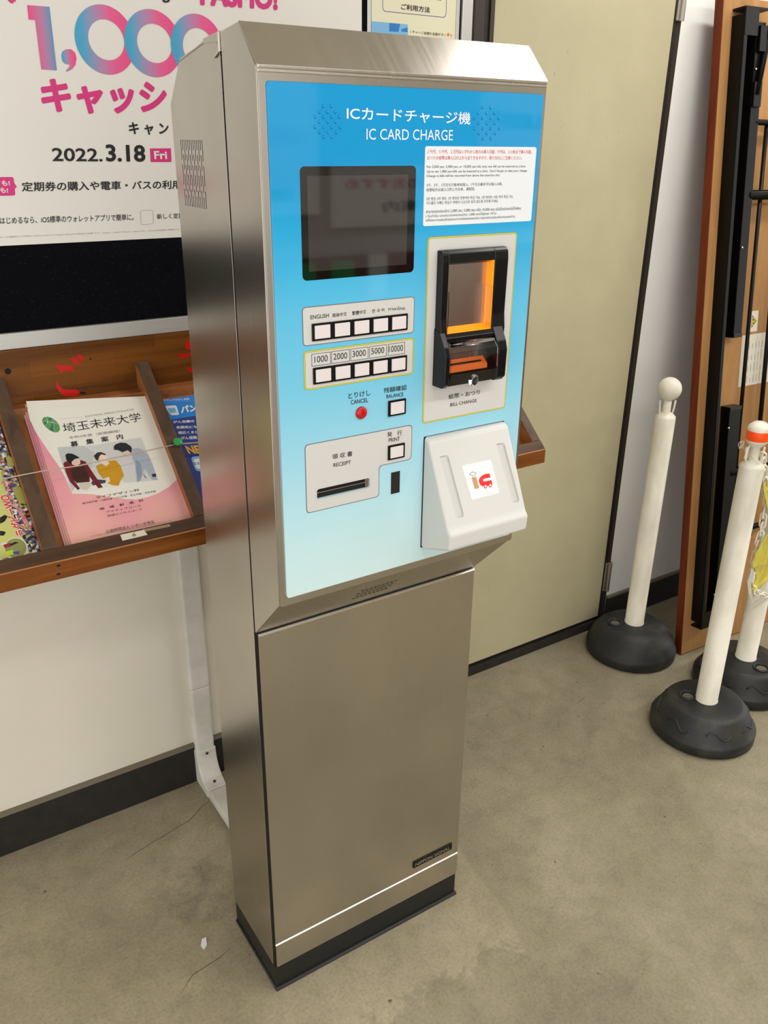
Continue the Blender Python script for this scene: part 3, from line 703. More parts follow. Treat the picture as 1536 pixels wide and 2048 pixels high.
# usage notice in a sleeve
nt2 = thing('usage_notice', 'cream instruction sheet in a clear sleeve right of the large poster', 'notice', (.70, .6195, 1.55))
link('sleeve', box((.5840, .6184, 1.30), (.8165, .6194, 1.93)), mat('sleeve_plastic', rgb(210, 208, 206), .12, coat=1.0), nt2)
link('paper', box((.5915, .6178, 1.32), (.8080, .6184, 1.91)), M_cream, nt2)
k2 = dict(off=(720, 0), sc=5.486, h=.0006)
link('sheet_border', plate(BP, [[(.5925, 1.33), (.8070, 1.33), (.8070, 1.90), (.5925, 1.90)], [(.5933, 1.331), (.8062, 1.331), (.8062, 1.899), (.5933, 1.899)]], .0003, .0004), M_navy, nt2)
tb = BP.uvs([(245, 90), (290, 128), (918, 196), (945, 160)], (720, 0), 5.486)
u0 = (tb[0][0]); u1 = tb[3][0]; vz = (tb[1][1] + tb[2][1]) / 2
link('title_border', plate(BP, [rrect(u0, vz, u1, vz + .13, .008), rrect(u0 + .0012, vz + .0012, u1 - .0012, vz + .1288, .007)], .0003, .0004), M_navy, nt2)
T(nt2, BP, 'ご利用方法', (450, 104), (766, 142), (452, 38), M_ink, bold=.02, **k2)
T(nt2, BP, 'ICカードチャージ機', (300, -70), (890, 8), (302, -135), M_ink, bold=.02, **k2)
pic = link('panel_picture', poly(BP, BP.uvs([(122, 232), (524, 268), (524, 430), (126, 420)], (720, 0), 5.486), .0003, .0004), M_paleblue, nt2)
link('picture_patch', poly(BP, BP.uvs([(320, 252), (440, 262), (420, 350), (318, 345)], (720, 0), 5.486), .0004, .0005), M_blueprint, pic)
link('picture_patch', poly(BP, BP.uvs([(450, 320), (522, 300), (522, 352), (455, 348)], (720, 0), 5.486), .0004, .0005), M_blueprint, pic)
T(nt2, BP, '1 チャージ金額を金額ボタン', (553, 365), (945, 402), (553, 330), M_ink2, bold=.004, **k2)
cu, cv = BP.uv(720 + 967 / 5.486, 382 / 5.486)
nc = link('number_disc', poly(BP, circ(cu, cv, .0034, 16), .0003, .0004), mat('orange_ink', rgb(225, 120, 40), .5), nt2)
T(nt2, BP, 'で', (988, 408), (1010, 410), (988, 376), M_ink2, **k2)

# ================================================================ leaflet rack
m_ = .88
p0 = Vector((0, .60, 1.0896))
RA = Pl(p0, (1, 0, 0), (0, 1, m_))           # top plane of dividers; v<=0 goes down the slope
rk = thing('leaflet_rack', 'wooden wall rack with sloping divided slots for leaflets', 'rack', (.3, .62, .81))
X0r, X1r = -.78, .893
BBP = Pl((0, .607, 0), (1, 0, 0), (0, 0, 1))
bbd = link('backboard', box((X0r, .607, .98), (X1r, .6190, 1.1435), .001), M_board, rk)
vF = RA.uv(0, 1150)[1]; vL = RA.uv(404, 1030)[1]
# sloping bed
link('slot_bed', box((X0r, vF + .01, -.044), (X1r, -.050, -.034), 0, RA), M_raw, rk)
lg = link('front_ledge', box((X0r, vF, -.0225), (X1r, vL, 0), .0015, RA), M_ledge, rk)
bm_ = RA.w(0, vF, 0)
link('front_board', box((X0r, bm_.y - .0005, bm_.z - .0330), (X1r, bm_.y + .016, bm_.z - .0012), .001), M_front, rk)
link('worn_edge', box((X0r, vF - .0008, -.0016), (X1r, vF + .0016, .0004), .0005, RA), M_edge, rk)
link('rear_cleat', box((X0r, .575, 1.018), (X1r, .6072, 1.0415), .001), M_raw, rk)
for xc in (-.776, -.4875, -.2195, .0500, .3180, .5865, .8800):
    dv = link('divider', box((xc - .0125, vL, -.040), (xc + .0125, .0085, 0), .0015, RA), M_divw, rk)
    link('bare_side', box((xc - .0130, vL, -.038), (xc - .0105, .004, -.0018), 0, RA), M_raw, dv)
link('side_bracket', join_meshes([prism([(.607, .98), (.607, .83), (.36, .80), (.33, .825)], yzx, xx, xx + .016) for xx in (X0r, X1r - .016)]), M_front, rk)
for cx, cy in ((750, 1865), (750, 1972)):
    FBP = Pl((0, bm_.y - .0008, 0), (1, 0, 0), (0, 0, 1)); u, v = FBP.uv(cx / 6.4, 840 + cy / 6.4); link('screw_hole', poly(FBP, circ(u, v, .0035, 10, .002), -.0001, .0003), M_gap, rk)
# chilli shaped lettering
M_chili = mat('red_paint', rgb(200, 8, 10), .4)
k3 = ((0, 640), 3.491)
for pts in ([(487, 275), (510, 263), (530, 266), (547, 283), (553, 300), (538, 314), (525, 308), (512, 292)], [(530, 256), (548, 243), (572, 246), (588, 262), (584, 280), (568, 286), (552, 272)],
            [(386, 310), (415, 316), (450, 318), (500, 318), (516, 335), (512, 354), (485, 356), (455, 352), (438, 358), (425, 374), (412, 345), (398, 330)],
            [(393, 430), (403, 434), (415, 462), (445, 484), (490, 488), (530, 483), (552, 496), (556, 512), (545, 524), (512, 532), (470, 533), (435, 524), (405, 492), (391, 462)],
            [(1297, 152), (1318, 138), (1345, 150), (1350, 190), (1330, 205), (1305, 207), (1290, 190)], [(1238, 234), (1290, 240), (1325, 228), (1350, 222), (1360, 240), (1328, 248), (1290, 260), (1265, 270)],
            [(1303, 336), (1340, 332), (1372, 345), (1370, 370), (1330, 366), (1312, 352)]):
    link('chilli_mark', poly(BBP, BBP.uvs(pts, *k3), 0, .0005), M_chili, bbd)
link('chilli_stem', poly(BBP, BBP.uvs([(556, 506), (575, 500), (596, 503), (598, 514), (578, 518), (557, 514)], *k3), 0, .0006), M_gap, bbd)
for cx, cy, r in ((55, 358, .0055), (632, 272, .0014)):
    u, v = BBP.uv(cx / 3.491, 640 + cy / 3.491); link('screw', poly(BBP, circ(u, v, r, 14), 0, .0012), M_rust, bbd)
# number label on the ledge
lb = link('number_label', poly(RA, RA.uvs([(880, 1370), (1140, 1315), (1180, 1370), (905, 1435)], (80, 820), 5.486), 0, .0004), M_labelp, rk)
T(lb, RA, '6', (1015, 1390), (1052, 1382), (1012, 1350), M_ink, off=(80, 820), sc=5.486, h=.0006)
link('tape_strip', poly(RA, RA.uvs([(1120, 1312), (1425, 1250), (1432, 1278), (1150, 1335)], (80, 820), 5.486), 0, .0003), M_tape, rk)

# college booklets
BK = Pl(RA.w(0, 0, -.0185), (1, 0, 0), (0, 1, m_))
M_bpink = mat('pink_cover', rgb(236, 170, 172), .3, coat=.3)
v_ = coords(M_bpink, kind='Position'); lk(M_bpink, ramp(M_bpink, noise(M_bpink, v_, 5, 2), [(.35, rgb(232, 148, 168)), (.65, rgb(238, 178, 168))]), pb(M_bpink).inputs['Base Color'])
M_bwhite = mat('white_cover', rgb(234, 231, 222), .3, coat=.3)
quad = [(143, 1089), (388, 1035), (290, 792), (52, 802)]
Q = BK.uvs(quad)
bls = ['pink and white college booklet on top of its stack in the rack', 'pink edged booklet second from the top of the college booklet stack', 'pink edged booklet third from the top of the college booklet stack', 'pink edged booklet at the bottom of the college booklet stack']
for i in range(4):
    dx = -.0032 * i; q = [(Q[0][0] + dx, Q[0][1]), (Q[1][0] + dx * .3, Q[1][1]), (Q[2][0] + dx * .3, Q[2][1] - .004 * i), (Q[3][0] + dx, Q[3][1] - .005 * i)]
    # a booklet with its top-left corner slightly lifted
    bk = thing('college_booklet', bls[i], 'booklet', BK.w(*q[0], -.0035 * (i + 1)), 'college booklets in the rack slot')
    link('pages', poly(BK, q, -.0035 * i - .0032, -.0035 * i - .0006), M_bwhite, bk)
    if i == 0:
        top_bk = bk; q = [q[0], q[1], q[2]] + BK.uvs([(200, 803), (120, 813.5), (95, 812)]) + [q[3]]
    link('cover', poly(BK, q, -.0035 * i - .0006, -.0035 * i), M_bpink, bk)
k6 = ((0, 640), 3.491)
wh = [(182, 566), (332, 600), (419, 605), (698, 569), (1012, 531), (1240, 1108), (1180, 1165), (1100, 1213), (1020, 1240), (950, 1252), (870, 1250), (800, 1240), (720, 1226), (640, 1216), (505, 1212), (478, 1150), (440, 1070), (400, 1005), (340, 920), (290, 845), (245, 775), (205, 690)]
cv_ = link('white_field', poly(BK, BK.uvs(wh, *k6), 0, .0002), M_bwhite, top_bk)
k8 = ((80, 820), 5.486)
C8 = lambda pts: BK.uvs(pts, *k8)
ph = [('photo_area', [(190, 410), (600, 385), (1110, 300), (1300, 770), (900, 800), (700, 855), (560, 890), (420, 905), (350, 895), (260, 650)], rgb(208, 208, 206)),
      ('photo_area', [(190, 410), (480, 395), (600, 470), (560, 640), (350, 890), (260, 650)], rgb(190, 195, 194)),
      ('desk', [(360, 890), (420, 800), (600, 790), (720, 780), (900, 770), (930, 800), (740, 850), (560, 895), (420, 905)], rgb(226, 224, 218)),
      ('laptop', [(560, 800), (590, 760), (720, 770), (720, 800), (580, 830)], rgb(60, 66, 78)),
      ('red_sweater', [(255, 590), (275, 568), (440, 548), (500, 568), (560, 660), (690, 850), (640, 860), (545, 735), (545, 790), (420, 800), (375, 780), (440, 862), (415, 880), (330, 790), (285, 690)], rgb(112, 22, 36)),
      ('dark_sweater_front', [(335, 650), (480, 612), (520, 690), (545, 780), (400, 802), (355, 740)], rgb(58, 32, 26)),
      ('trousers', [(420, 805), (545, 795), (570, 815), (520, 880), (450, 870)], rgb(206, 196, 180)),
      ('face', [(340, 570), (400, 545), (440, 540), (442, 592), (400, 615), (355, 600)], rgb(226, 196, 176)),
      ('hair', [(278, 495), (300, 477), (350, 480), (400, 503), (436, 526), (380, 540), (350, 562), (345, 592), (318, 580), (290, 555)], rgb(22, 24, 26)),
      ('mustard_top', [(612, 620), (660, 592), (700, 600), (760, 560), (830, 552), (880, 610), (922, 722), (885, 770), (862, 832), (800, 828), (745, 805), (742, 735), (690, 755), (640, 690)], rgb(200, 148, 28)),
      ('neck', [(680, 590), (740, 560), (765, 590), (720, 620)], rgb(232, 206, 188)),
      ('face', [(650, 492), (690, 472), (725, 490), (742, 530), (720, 590), (690, 600), (655, 560)], rgb(236, 212, 196)),
      ('hair', [(590, 505), (625, 470), (665, 463), (715, 482), (722, 500), (670, 488), (645, 520), (638, 560), (610, 545)], rgb(48, 38, 34)),
      ('hand', [(725, 750), (760, 735), (768, 790), (735, 800)], rgb(236, 210, 194)),
      ('grey_shirt', [(1000, 435), (1060, 420), (1110, 430), (1185, 490), (1240, 620), (1285, 765), (1230, 765), (1150, 640), (1120, 700), (1110, 775), (1065, 795), (1050, 620), (1012, 515)], rgb(168, 178, 192)),
      ('shirt_shadow', [(1050, 540), (1110, 600), (1120, 720), (1075, 790), (1052, 650)], rgb(140, 152, 172)),
      ('belt', [(1125, 690), (1170, 755), (1150, 740)], rgb(30, 32, 44)), ('wrist_watch', [(1225, 705), (1270, 700), (1275, 735), (1235, 738)], rgb(40, 42, 56)),
      ('face', [(900, 462), (960, 440), (1000, 485), (990, 505), (940, 512)], rgb(224, 196, 178)),
      ('hair', [(808, 405), (830, 378), (885, 360), (945, 366), (1000, 405), (1008, 430), (1000, 470), (960, 445), (905, 466), (850, 440), (815, 440)], rgb(30, 34, 44))]
mc_ = {}
for i, (n, pts, c) in enumerate(ph):
    if c not in mc_: mc_[c] = mat('photo_ink', c, .35)
    link('photo_' + n if not n.startswith('photo') else n, poly(BK, C8(pts), .0002 + i * .00004, .00026 + i * .00004), mc_[c], cv_)
# green mosaic emblem
em = C8([(22, 110), (40, 82), (80, 75), (130, 88), (180, 125), (212, 170), (220, 215), (200, 243), (160, 248), (105, 225), (55, 180), (28, 140)])
eo = link('emblem', poly(BK, em, .0002, .0004), mat('emblem_green', rgb(90, 150, 88), .4), cv_)
M_eg = mat('emblem_dark_green', rgb(20, 112, 92), .4)
for pts in ([(100, 200), (135, 145), (150, 240)], [(45, 120), (80, 140), (60, 175)], [(150, 150), (205, 165), (165, 140)], [(85, 95), (130, 90), (120, 118)]): link('emblem_facet', poly(BK, C8(pts), .0004, .0005), M_eg, eo)
for pts in ([(30, 125), (150, 140), (200, 160)], [(70, 76), (85, 130), (60, 185)], [(135, 90), (100, 225)], [(150, 110), (160, 248)], [(60, 110), (180, 245)]):
    link('emblem_line', strip(Pl(BK.w(0, 0, .0005), (1, 0, 0), (0, 1, m_)), C8(pts), .0009, .0001), M_bwhite, eo)
kk = dict(off=k8[0], sc=k8[1], h=.0005)
for s, bl, br, tl, m, bo in [('SAITAMA MIRAI COLLEGE', (495, 82), (1028, 2), (491, 62), M_ink3, 0), ('埼玉未来大学', (262, 252), (1120, 122), (236, 150), M_ink, 0), ('令和4年度（前期課程）', (318, 320), (882, 243), (311, 291), M_ink3, .01),
                      ('募　集　案　内', (342, 408), (916, 318), (328, 348), M_ink, .02), ('ライフデザイン科', (620, 976), (1092, 888), (612, 948), M_ink, .01), ('春日部学園・川越学園・川口学園・熊谷学園・伊奈学園', (466, 1036), (1272, 902), (461, 1014), M_ink2, 0),
                      ('地　域　創　造　科', (657, 1101), (1137, 1002), (651, 1074), M_ink, .01), ('アクティブコース', (730, 1132), (1108, 1058), (724, 1108), M_ink2, 0), ('地域ビジネスコース', (742, 1176), (1122, 1098), (736, 1152), M_ink2, 0),
                      ('公益財団法人 いきいき埼玉', (727, 1350), (1257, 1240), (719, 1318), M_ink2, .004), ('〒362-0812 埼玉県北足立郡伊奈町内宿台 県民活動総合センター内', (552, 1396), (1442, 1222), (548, 1380), M_ink3, 0)]:
    T(top_bk, BK, s, bl, br, tl, m, bold=bo, **kk)
link('title_rule', strip(Pl(BK.w(0, 0, .0002), (1, 0, 0), (0, 1, m_)), C8([(218, 100), (465, 78)]), .0008, .0002), M_ink3, top_bk)
# grey brochure under the stack at the left
FY = Pl(RA.w(0, 0, -.0225), (1, 0, 0), (0, 1, m_))
# rugby magazine
M_crowd = mat('crowd_print', rgb(120, 120, 90), .3, coat=.3)
vv = coords(M_crowd, kind='Position'); vo = nd(M_crowd, 'ShaderNodeTexVoronoi'); vo.inputs['Scale'].default_value = 230; lk(M_crowd, vv, vo.inputs['Vector'])
sepc = nd(M_crowd, 'ShaderNodeSeparateColor'); lk(M_crowd, vo.outputs['Color'], sepc.inputs[0])
cr = ramp(M_crowd, sepc.outputs[0], [(0, rgb(36, 36, 48)), (.22, rgb(96, 100, 120)), (.36, rgb(150, 60, 70)), (.48, rgb(60, 76, 150)), (.58, rgb(168, 170, 92)), (.74, rgb(224, 222, 220)), (.9, rgb(196, 160, 140))], 'CONSTANT')
lk(M_crowd, cr, pb(M_crowd).inputs['Base Color'])
M_lime = mat('yellow_green_print', rgb(198, 200, 120), .3, coat=.3)
k9 = ((0, 840), 6.4)
C9 = lambda pts: FY.uvs(pts, *k9)
mgq = [(528, 1672), (-700, 1960), (-1150, 160), (-20, -260)]
mg = thing('rugby_magazine', 'yellow green rugby magazine with red lettering in the leftmost slot', 'magazine', FY.w(*C9([(528, 1672)])[0]))
q0, q1, q2, q3 = C9(mgq)
xr_, xl_ = q0[0], -.4745
mgu = [(xr_, vL + .001), (xl_, vL + .001), (xl_ - .000, -.062), (xr_ - .004, -.062)]
link('pages', poly(FY, mgu, -.010, -.0004), M_bwhite, mg)
mcv = link('cover', poly(FY, mgu, -.0004, 0), M_crowd, mg)
link('lime_field', poly(FY, C9([(-600, 1880), (345, 1720), (355, 1640), (310, 1540), (240, 1420), (160, 1180), (60, 860), (0, 620), (-60, 400), (-900, 500)]), 0, .0002), M_lime, mcv)
link('lime_patch', poly(FY, C9([(150, 870), (250, 850), (300, 900), (340, 1080), (240, 1060), (190, 960)]), 0, .0002), mat('grass_print', rgb(160, 160, 84), .4), mcv)
link('lime_patch', poly(FY, C9([(80, 480), (160, 470), (180, 590), (100, 600)]), 0, .0002), mat('grass_print_b', rgb(170, 168, 96), .4), mcv)
ell = [(205 + 150 * math.cos(a * math.pi / 12) - 0.0, 1640 + 135 * math.sin(a * math.pi / 12)) for a in range(24)]
ell2 = [(200 + 140 * math.cos(a * math.pi / 12) - 0.0, 1640 + 125 * math.sin(a * math.pi / 12)) for a in range(24)]
if True:
    clipq = lambda pts: [(x, min(y, 1700 + (528 - x) * .22)) for x, y in pts]
    link('photo_ring', poly(FY, C9(clipq(ell)), .0002, .0003), M_bwhite, mcv)
    link('photo_round', poly(FY, C9(clipq(ell2)), .0003, .0004), mat('pitch_print', rgb(140, 146, 84), .4), mcv)
    for pts, c in (([(60, 1690), (165, 1660), (175, 1720), (80, 1745)], (190, 215, 60)), ([(165, 1690), (250, 1680), (240, 1720), (170, 1712)], (70, 70, 150)), ([(40, 1600), (130, 1570), (150, 1620), (60, 1640)], (150, 40, 60)), ([(120, 1590), (200, 1560), (240, 1570), (150, 1610)], (24, 24, 26)), ([(0, 1590), (60, 1560), (100, 1580), (20, 1610)], (220, 210, 205))):
        link('player_figure', poly(FY, C9(pts), .0004, .0005), mat('player_ink', rgb(*c), .4), mcv)
for pts in ([(0, 1250), (60, 1215), (100, 1235), (60, 1300), (0, 1330)], [(0, 1420), (50, 1425), (75, 1440), (50, 1480), (0, 1480)], [(320, 1170), (360, 1155), (372, 1190), (330, 1200)], [(330, 1225), (385, 1215), (390, 1240), (335, 1250)]):
    link('player_figure', poly(FY, C9(pts), .0003, .0004), M_ink, mcv)
M_rred = mat('bright_red_ink', rgb(214, 44, 42), .4)
T(mcv, FY, 'ラグビーWO', (352, 1475), (118, 950), (205, 1498), M_bwhite, off=k9[0], sc=k9[1], h=.0005, bold=.09)
T(mcv, FY, 'ラグビーWO', (350, 1470), (116, 955), (208, 1492), M_rred, off=k9[0], sc=k9[1], h=.0007, bold=.03)
T(mcv, FY, '第2回春日部スクールフェスタ', (408, 1385), (55, 775), (355, 1400), M_bwhite, off=k9[0], sc=k9[1], h=.0005, bold=.09)
T(mcv, FY, '第2回春日部スクールフェスタ', (405, 1382), (53, 778), (358, 1396), M_rred, off=k9[0], sc=k9[1], h=.0007, bold=.03)
# blue insurance flyer, right of the second divider
kb = ((290, 740), 6.4)
CB = lambda pts: FY.uvs(pts, *kb)
M_fblue = mat('bright_blue_flyer', rgb(10, 130, 220), .25, coat=.4); M_fnavy = mat('navy_flyer', rgb(26, 52, 138), .25, coat=.4)
fy0 = CB([(175, 372)])[0]; fyt = CB([(430, 352)])[0][1]; fyb = CB([(720, 1440)])[0]
fx0, fx1 = .0655, .2750; vb = vL + .002
ff = thing('insurance_flyer', 'blue insurance flyer in the slot left behind the machine', 'flyer', FY.w(fx0, vb))
link('sheets', box((fx0, vb, -.006), (fx1, fyt, -.0002), 0, FY), M_bwhite, ff)
link('cover', box((fx0, vb, -.0002), (fx1, fyt, 0), 0, FY), M_fblue, ff)
vn = CB([(500, 610)])[0][1]
fn = link('navy_field', box((fx0, vb, 0), (fx1, vn, .0002), 0, FY), M_fnavy, ff)
kf = dict(off=kb[0], sc=kb[1], h=.0005)
T(ff, FY, 'フラックのがん保険', (238, 405), (570, 385), (236, 375), M_card, bold=.01, **kf)
link('flyer_rule', strip(Pl(FY.w(0, 0, .0002), (1, 0, 0), (0, 1, m_)), CB([(240, 425), (660, 388)]), .0005, .0002), M_card, ff)
T(ff, FY, 'パン', (462, 555), (668, 525), (452, 462), M_card, bold=.05, **kf)
icn = link('flyer_icon', poly(FY, rcorner(CB([(250, 462), (400, 452), (438, 575), (330, 580)]), .004, 3), 0, .0003), M_card, ff)
link('icon_face', poly(FY, CB([(285, 490), (385, 485), (405, 545), (320, 552)]), .0003, .0004), M_paleblue, icn)
for s, bl, br, tl in [('がん治療の', (362, 685), (635, 672), (355, 648)), ('長期化にも', (400, 755), (672, 745), (393, 718)), ('幅広くまと', (430, 822), (680, 812), (424, 785)), ('がん保険', (462, 895), (668, 885), (455, 852))]:
    T(ff, FY, s, bl, br, tl, M_card, bold=.03, **kf)
T(ff, FY, 'NE', (560, 1075), (730, 1070), (505, 968), mat('flyer_orange', rgb(232, 170, 40), .4), bold=.04, **kf)
bdg = link('flyer_badge', poly(FY, rcorner(CB([(580, 1110), (800, 1100), (860, 1290), (650, 1300)]), .008, 3), .0002, .0004), M_paleblue, ff)
link('badge_fill', poly(FY, rcorner(CB([(612, 1140), (800, 1132), (845, 1262), (660, 1268)]), .006, 3), .0004, .0005), M_card, bdg)
T(ff, FY, '生きる', (625, 1215), (740, 1212), (618, 1180), M_fnavy, off=kb[0], sc=kb[1], h=.0007, bold=.01)
# push pin and elastic cord
pu, pv = RA.uv(355, 886)
pin = link('push_pin', lathe([(.0016, 0), (.0016, .004), (.0082, .0045), (.0092, .0062), (.008, .0080), (.003, .0086), (0, .0082)], 0, 0, 24), M_green, None, True)
nrm = RA.n; q_ = Vector((0, 0, 1)).rotation_difference(nrm)
pin.rotation_mode = 'QUATERNION'; pin.rotation_quaternion = q_; pin.location = RA.w(pu, pv, -.001)
tag(pin, 'green round push pin in the rack divider holding the cord', 'push pin')
pts = [RA.w(*RA.uv(x, y, .0022), .0022) for x, y in ((-260, 1003), (0, 959), (44, 950), (86, 942), (160, 931), (355, 888))]
cd1 = link('elastic_cord', tube(pts, .0012, 8), M_cord, None, True)
pts = [RA.w(*RA.uv(x, y, .0022), .0022) for x, y in ((355, 888), (370, 887), (400, 885), (430, 883))]
cd2 = bpy.data.meshes
m2 = tube(pts, .0012, 8); jm = join_meshes([cd1.data.copy(), m2]); cd1.data = jm; jm.materials.clear(); jm.materials.append(M_cord)
tag(cd1, 'thin beige elastic cord stretched across the leaflet slots', 'cord')

# ================================================================ cable duct
cdp = thing('cable_duct', 'white plastic cable duct running down the wall and along the floor to the machine', 'cable duct', (.113, .64, 0))
def duct(a, b, bev=.006): return box(a, b, bev, None, 3)
link('duct_cover', duct((.0890, .6165, .2830), (.1375, WY + .002, .80)), M_duct, cdp)
link('duct_cover', duct((.0895, .6185, .0900), (.1370, WY + .002, .2830)), M_duct, cdp)
elb = []
prf = []
cxy, czz, ro, ri = .575, .066, .066, .024
R1 = [( .6165, .100), (.6165, .085), (.612, .062), (.602, .045), (.588, .032), (.570, .0245), (.560, .0240)]
R2 = [(.560, .0), (.640, .0), (.640, .100)]
el = link('duct_elbow', prism(R1 + R2, yzx, .0875, .1390, .003, 2), M_duct, cdp)
for yy, zz, ax in ((.6158, .0900, 0), (.5775, .0283, 1)):
    nrm = Vector((0, -1, .05)) if ax == 0 else Vector((0, -.35, 1)); nrm.normalize()
    PQ = Pl(Vector((.114, yy, zz)) + nrm * .0016, (1, 0, 0), nrm.cross(Vector((1, 0, 0)))); 
    link('duct_screw', poly(PQ, circ(0, 0, .0035, 14), -.001, .0003), M_trim, el)
link('floor_duct', duct((.0890, D_ + .002, 0), (.1375, .560, .0225), .005), M_duct, cdp)

# ================================================================ belt posts
M_cone = mat('black_post_base_rubber', rgb(36, 36, 35), .5)
v_ = coords(M_cone, kind='Position'); lk(M_cone, ramp(M_cone, noise(M_cone, v_, 9, 5, .65), [(.35, rgb(28, 29, 29)), (.52, rgb(38, 39, 39)), (.72, rgb(62, 60, 51))]), pb(M_cone).inputs['Base Color'])
M_cap = mat('dusty_plug', rgb(104, 98, 84), .7)
def post(x, y, label, kind, hole_px, waves=True, lean=0.0):
    t = thing('barrier_post', label, 'barrier post', (x, y, 0), None)
    if kind == 'ball': prof = [(.132, 0), (.139, .006), (.140, .030), (.137, .036), (.1345, .040), (.127, .060), (.112, .082), (.092, .098), (.075, .104), (.060, .105), (0, .105)]
    else: prof = [(.132, 0), (.139, .005), (.140, .030), (.1385, .034), (.1345, .037), (.124, .058), (.108, .085), (.100, .0935), (.092, .0965), (.060, .098), (0, .098)]
    zt = prof[-1][1]
    bs = link('base', lathe(prof, x, y, 64), M_cone, t, True)
    hx, hy = FL.uv(hole_px[0], hole_px[1], zt)
    link('filler_rim', tube([(hx + .0200 * math.cos(a * math.pi / 10), hy + .0200 * math.sin(a * math.pi / 10), zt + .0010) for a in range(20)], .0036, 8, True), M_cone, bs, True)
    link('filler_hole', lathe([(.0185, zt - .004), (.0185, zt + .0008), (0, zt + .0008)], hx, hy, 24), M_gap, bs)
    link('filler_plug', lathe([(.0140, zt - .004), (.0142, zt + .0012), (0, zt + .0018)], hx - .002, hy - .0035, 24), M_cap, bs)
    if waves:
        for k in range(7):
            a0 = k * 2 * math.pi / 7 + .25; pl = []
            for j in range(17):
                s = j / 16; a = a0 + s * .55; zz = .062 + .009 * math.sin(s * 2 * math.pi) ; rr = .1345 - (zz - .037) * (.0265 / .048) + .0002
                pl.append((x + rr * math.cos(a), y + rr * math.sin(a), zz))
            link('wave_rib', tube(pl, .0031, 6), M_cone, bs, True)
    R = .029
    sh = lathe([(R + .0015, zt - .002), (R + .0015, zt + .002), (R, zt + .003), (R, .782), (R - .001, .787), (.016, .798), (0, .799)], x, y, 36)
    if lean:
        for v in sh.vertices: v.co.x += lean * v.co.z
    link('pole', sh, M_pvc, t, True)
    lx = x + lean * .8
    if kind == 'ball':
        hd = link('neck', lathe([(.013, .794), (.0115, .800), (.0110, .836), (0, .838)], lx, y, 20), M_pvc, t, True)
        link('ball_knob', sphere((lx + lean * .07, y, .866), .0335), M_pvc, t, True)
    else:
        link('neck', lathe([(.013, .794), (.0115, .800), (.0110, .832), (.020, .840), (.026, .848), (.0265, .850), (.0265, .880), (.0245, .886), (.014, .895), (0, .897)], lx, y, 28), M_pvc, t, True)
        link('reflective_band', lathe([(.0269, .852), (.0272, .853), (.0272, .8745), (.0269, .8755)], lx, y, 28), M_orangeband, t, True)
    for sg in (-1, 1):
        vx, vy = CR.x * sg, CR.y * sg
        pts = [Vector((lx + vx * .017, y + vy * .017, .788)), Vector((lx + vx * .020, y + vy * .020, .806)), Vector((lx + vx * .0215, y + vy * .0215, .822)), Vector((lx + vx * .0215, y + vy * .0215, .833))]
        link('chain_hook', tube(pts, .0028, 8), M_pvc, t, True)
    return t
va = math.atan2(-CR.y, -CR.x)
post(1.4995, .4735, 'white barrier post with a ball top standing nearest the door', 'ball', (1230, 1245), False, .006)
post(1.3625, .0885, 'white barrier post with an orange reflective band at the front', 'band', (1375, 1391))
post(1.640, .1640, 'white barrier post on a black base cut off by the right edge of the picture', 'band', (1522, 1336))
# chain between the two right posts
CPl = Pl((1.425, .105, 0), (.9658, .2595, 0), (0, 0, 1))
chn = thing('plastic_chain', 'white plastic chain hanging between the two right posts', 'chain', CPl.w(0, .5))
def clink(a, b, flip, parent):
    a, b = Vector(a), Vector(b); d = (b - a); L = d.length; d.normalize()
    s = CPl.n if flip else d.cross(CPl.n).normalized()
    s = (s - d * s.dot(d)).normalized(); wv = .0075; e = L * .5 - wv * .45
    c = (a + b) / 2; pts = []
    for k in range(7): t = -math.pi / 2 + math.pi * k / 6; pts.append(c + d * (e + wv * math.cos(t)) + s * wv * math.sin(t))
    for k in range(7): t = math.pi / 2 + math.pi * k / 6; pts.append(c + d * (-e + wv * math.cos(t)) + s * wv * math.sin(t))
    link('chain_link', tube(pts, .0024, 7, True), M_chain, parent, True)
def hook_uv(x, y, sg, z):
    q = Vector((x, y, 0)) + Vector((CR.x, CR.y, 0)).normalized() * .0215 * sg + Vector((0, 0, z)) - CPl.o
    return (q.dot(CPl.ex), q.dot(CPl.ey), q.dot(CPl.n))
path = [(1532, 1015, .004), (1524, 1045, .006), (1521, 1075, .008), (1513, 1098, .010), (1505, 1135, .012), (1500, 1165, .014), (1512, 1186, .026), (1534, 1193, .036), (1552, 1182, .036), (1562, 1140, .036), (1568, 1060, .036), (1571, 950, .034)]
cp = [hook_uv(1.3625, .0885, 1, .815)] + [Vector((*CPl.uv(x, y, h), h)) for x, y, h in path] + [hook_uv(1.640, .164, -1, .815)]
cp = [CPl.w(*c) for c in cp]
# resample evenly
seg = []; step = .0265; cur = cp[0].copy(); i = 1; seg.append(cur.copy())
while i < len(cp):
    d = cp[i] - cur
    if d.length < step: i += 1; continue
    cur = cur + d.normalized() * step; seg.append(cur.copy())
for j in range(len(seg) - 1):
    a, b = seg[j], seg[j + 1]; d = (b - a) * .14; clink(a - d, b + d, j % 2 == 0, chn)
hk = Vector((1.3625 - CR.x * .019, .0885 - CR.y * .019, .818))
clink(hk + Vector((0, 0, -.012)), hk + Vector((.010, 0, .016)), False, chn)
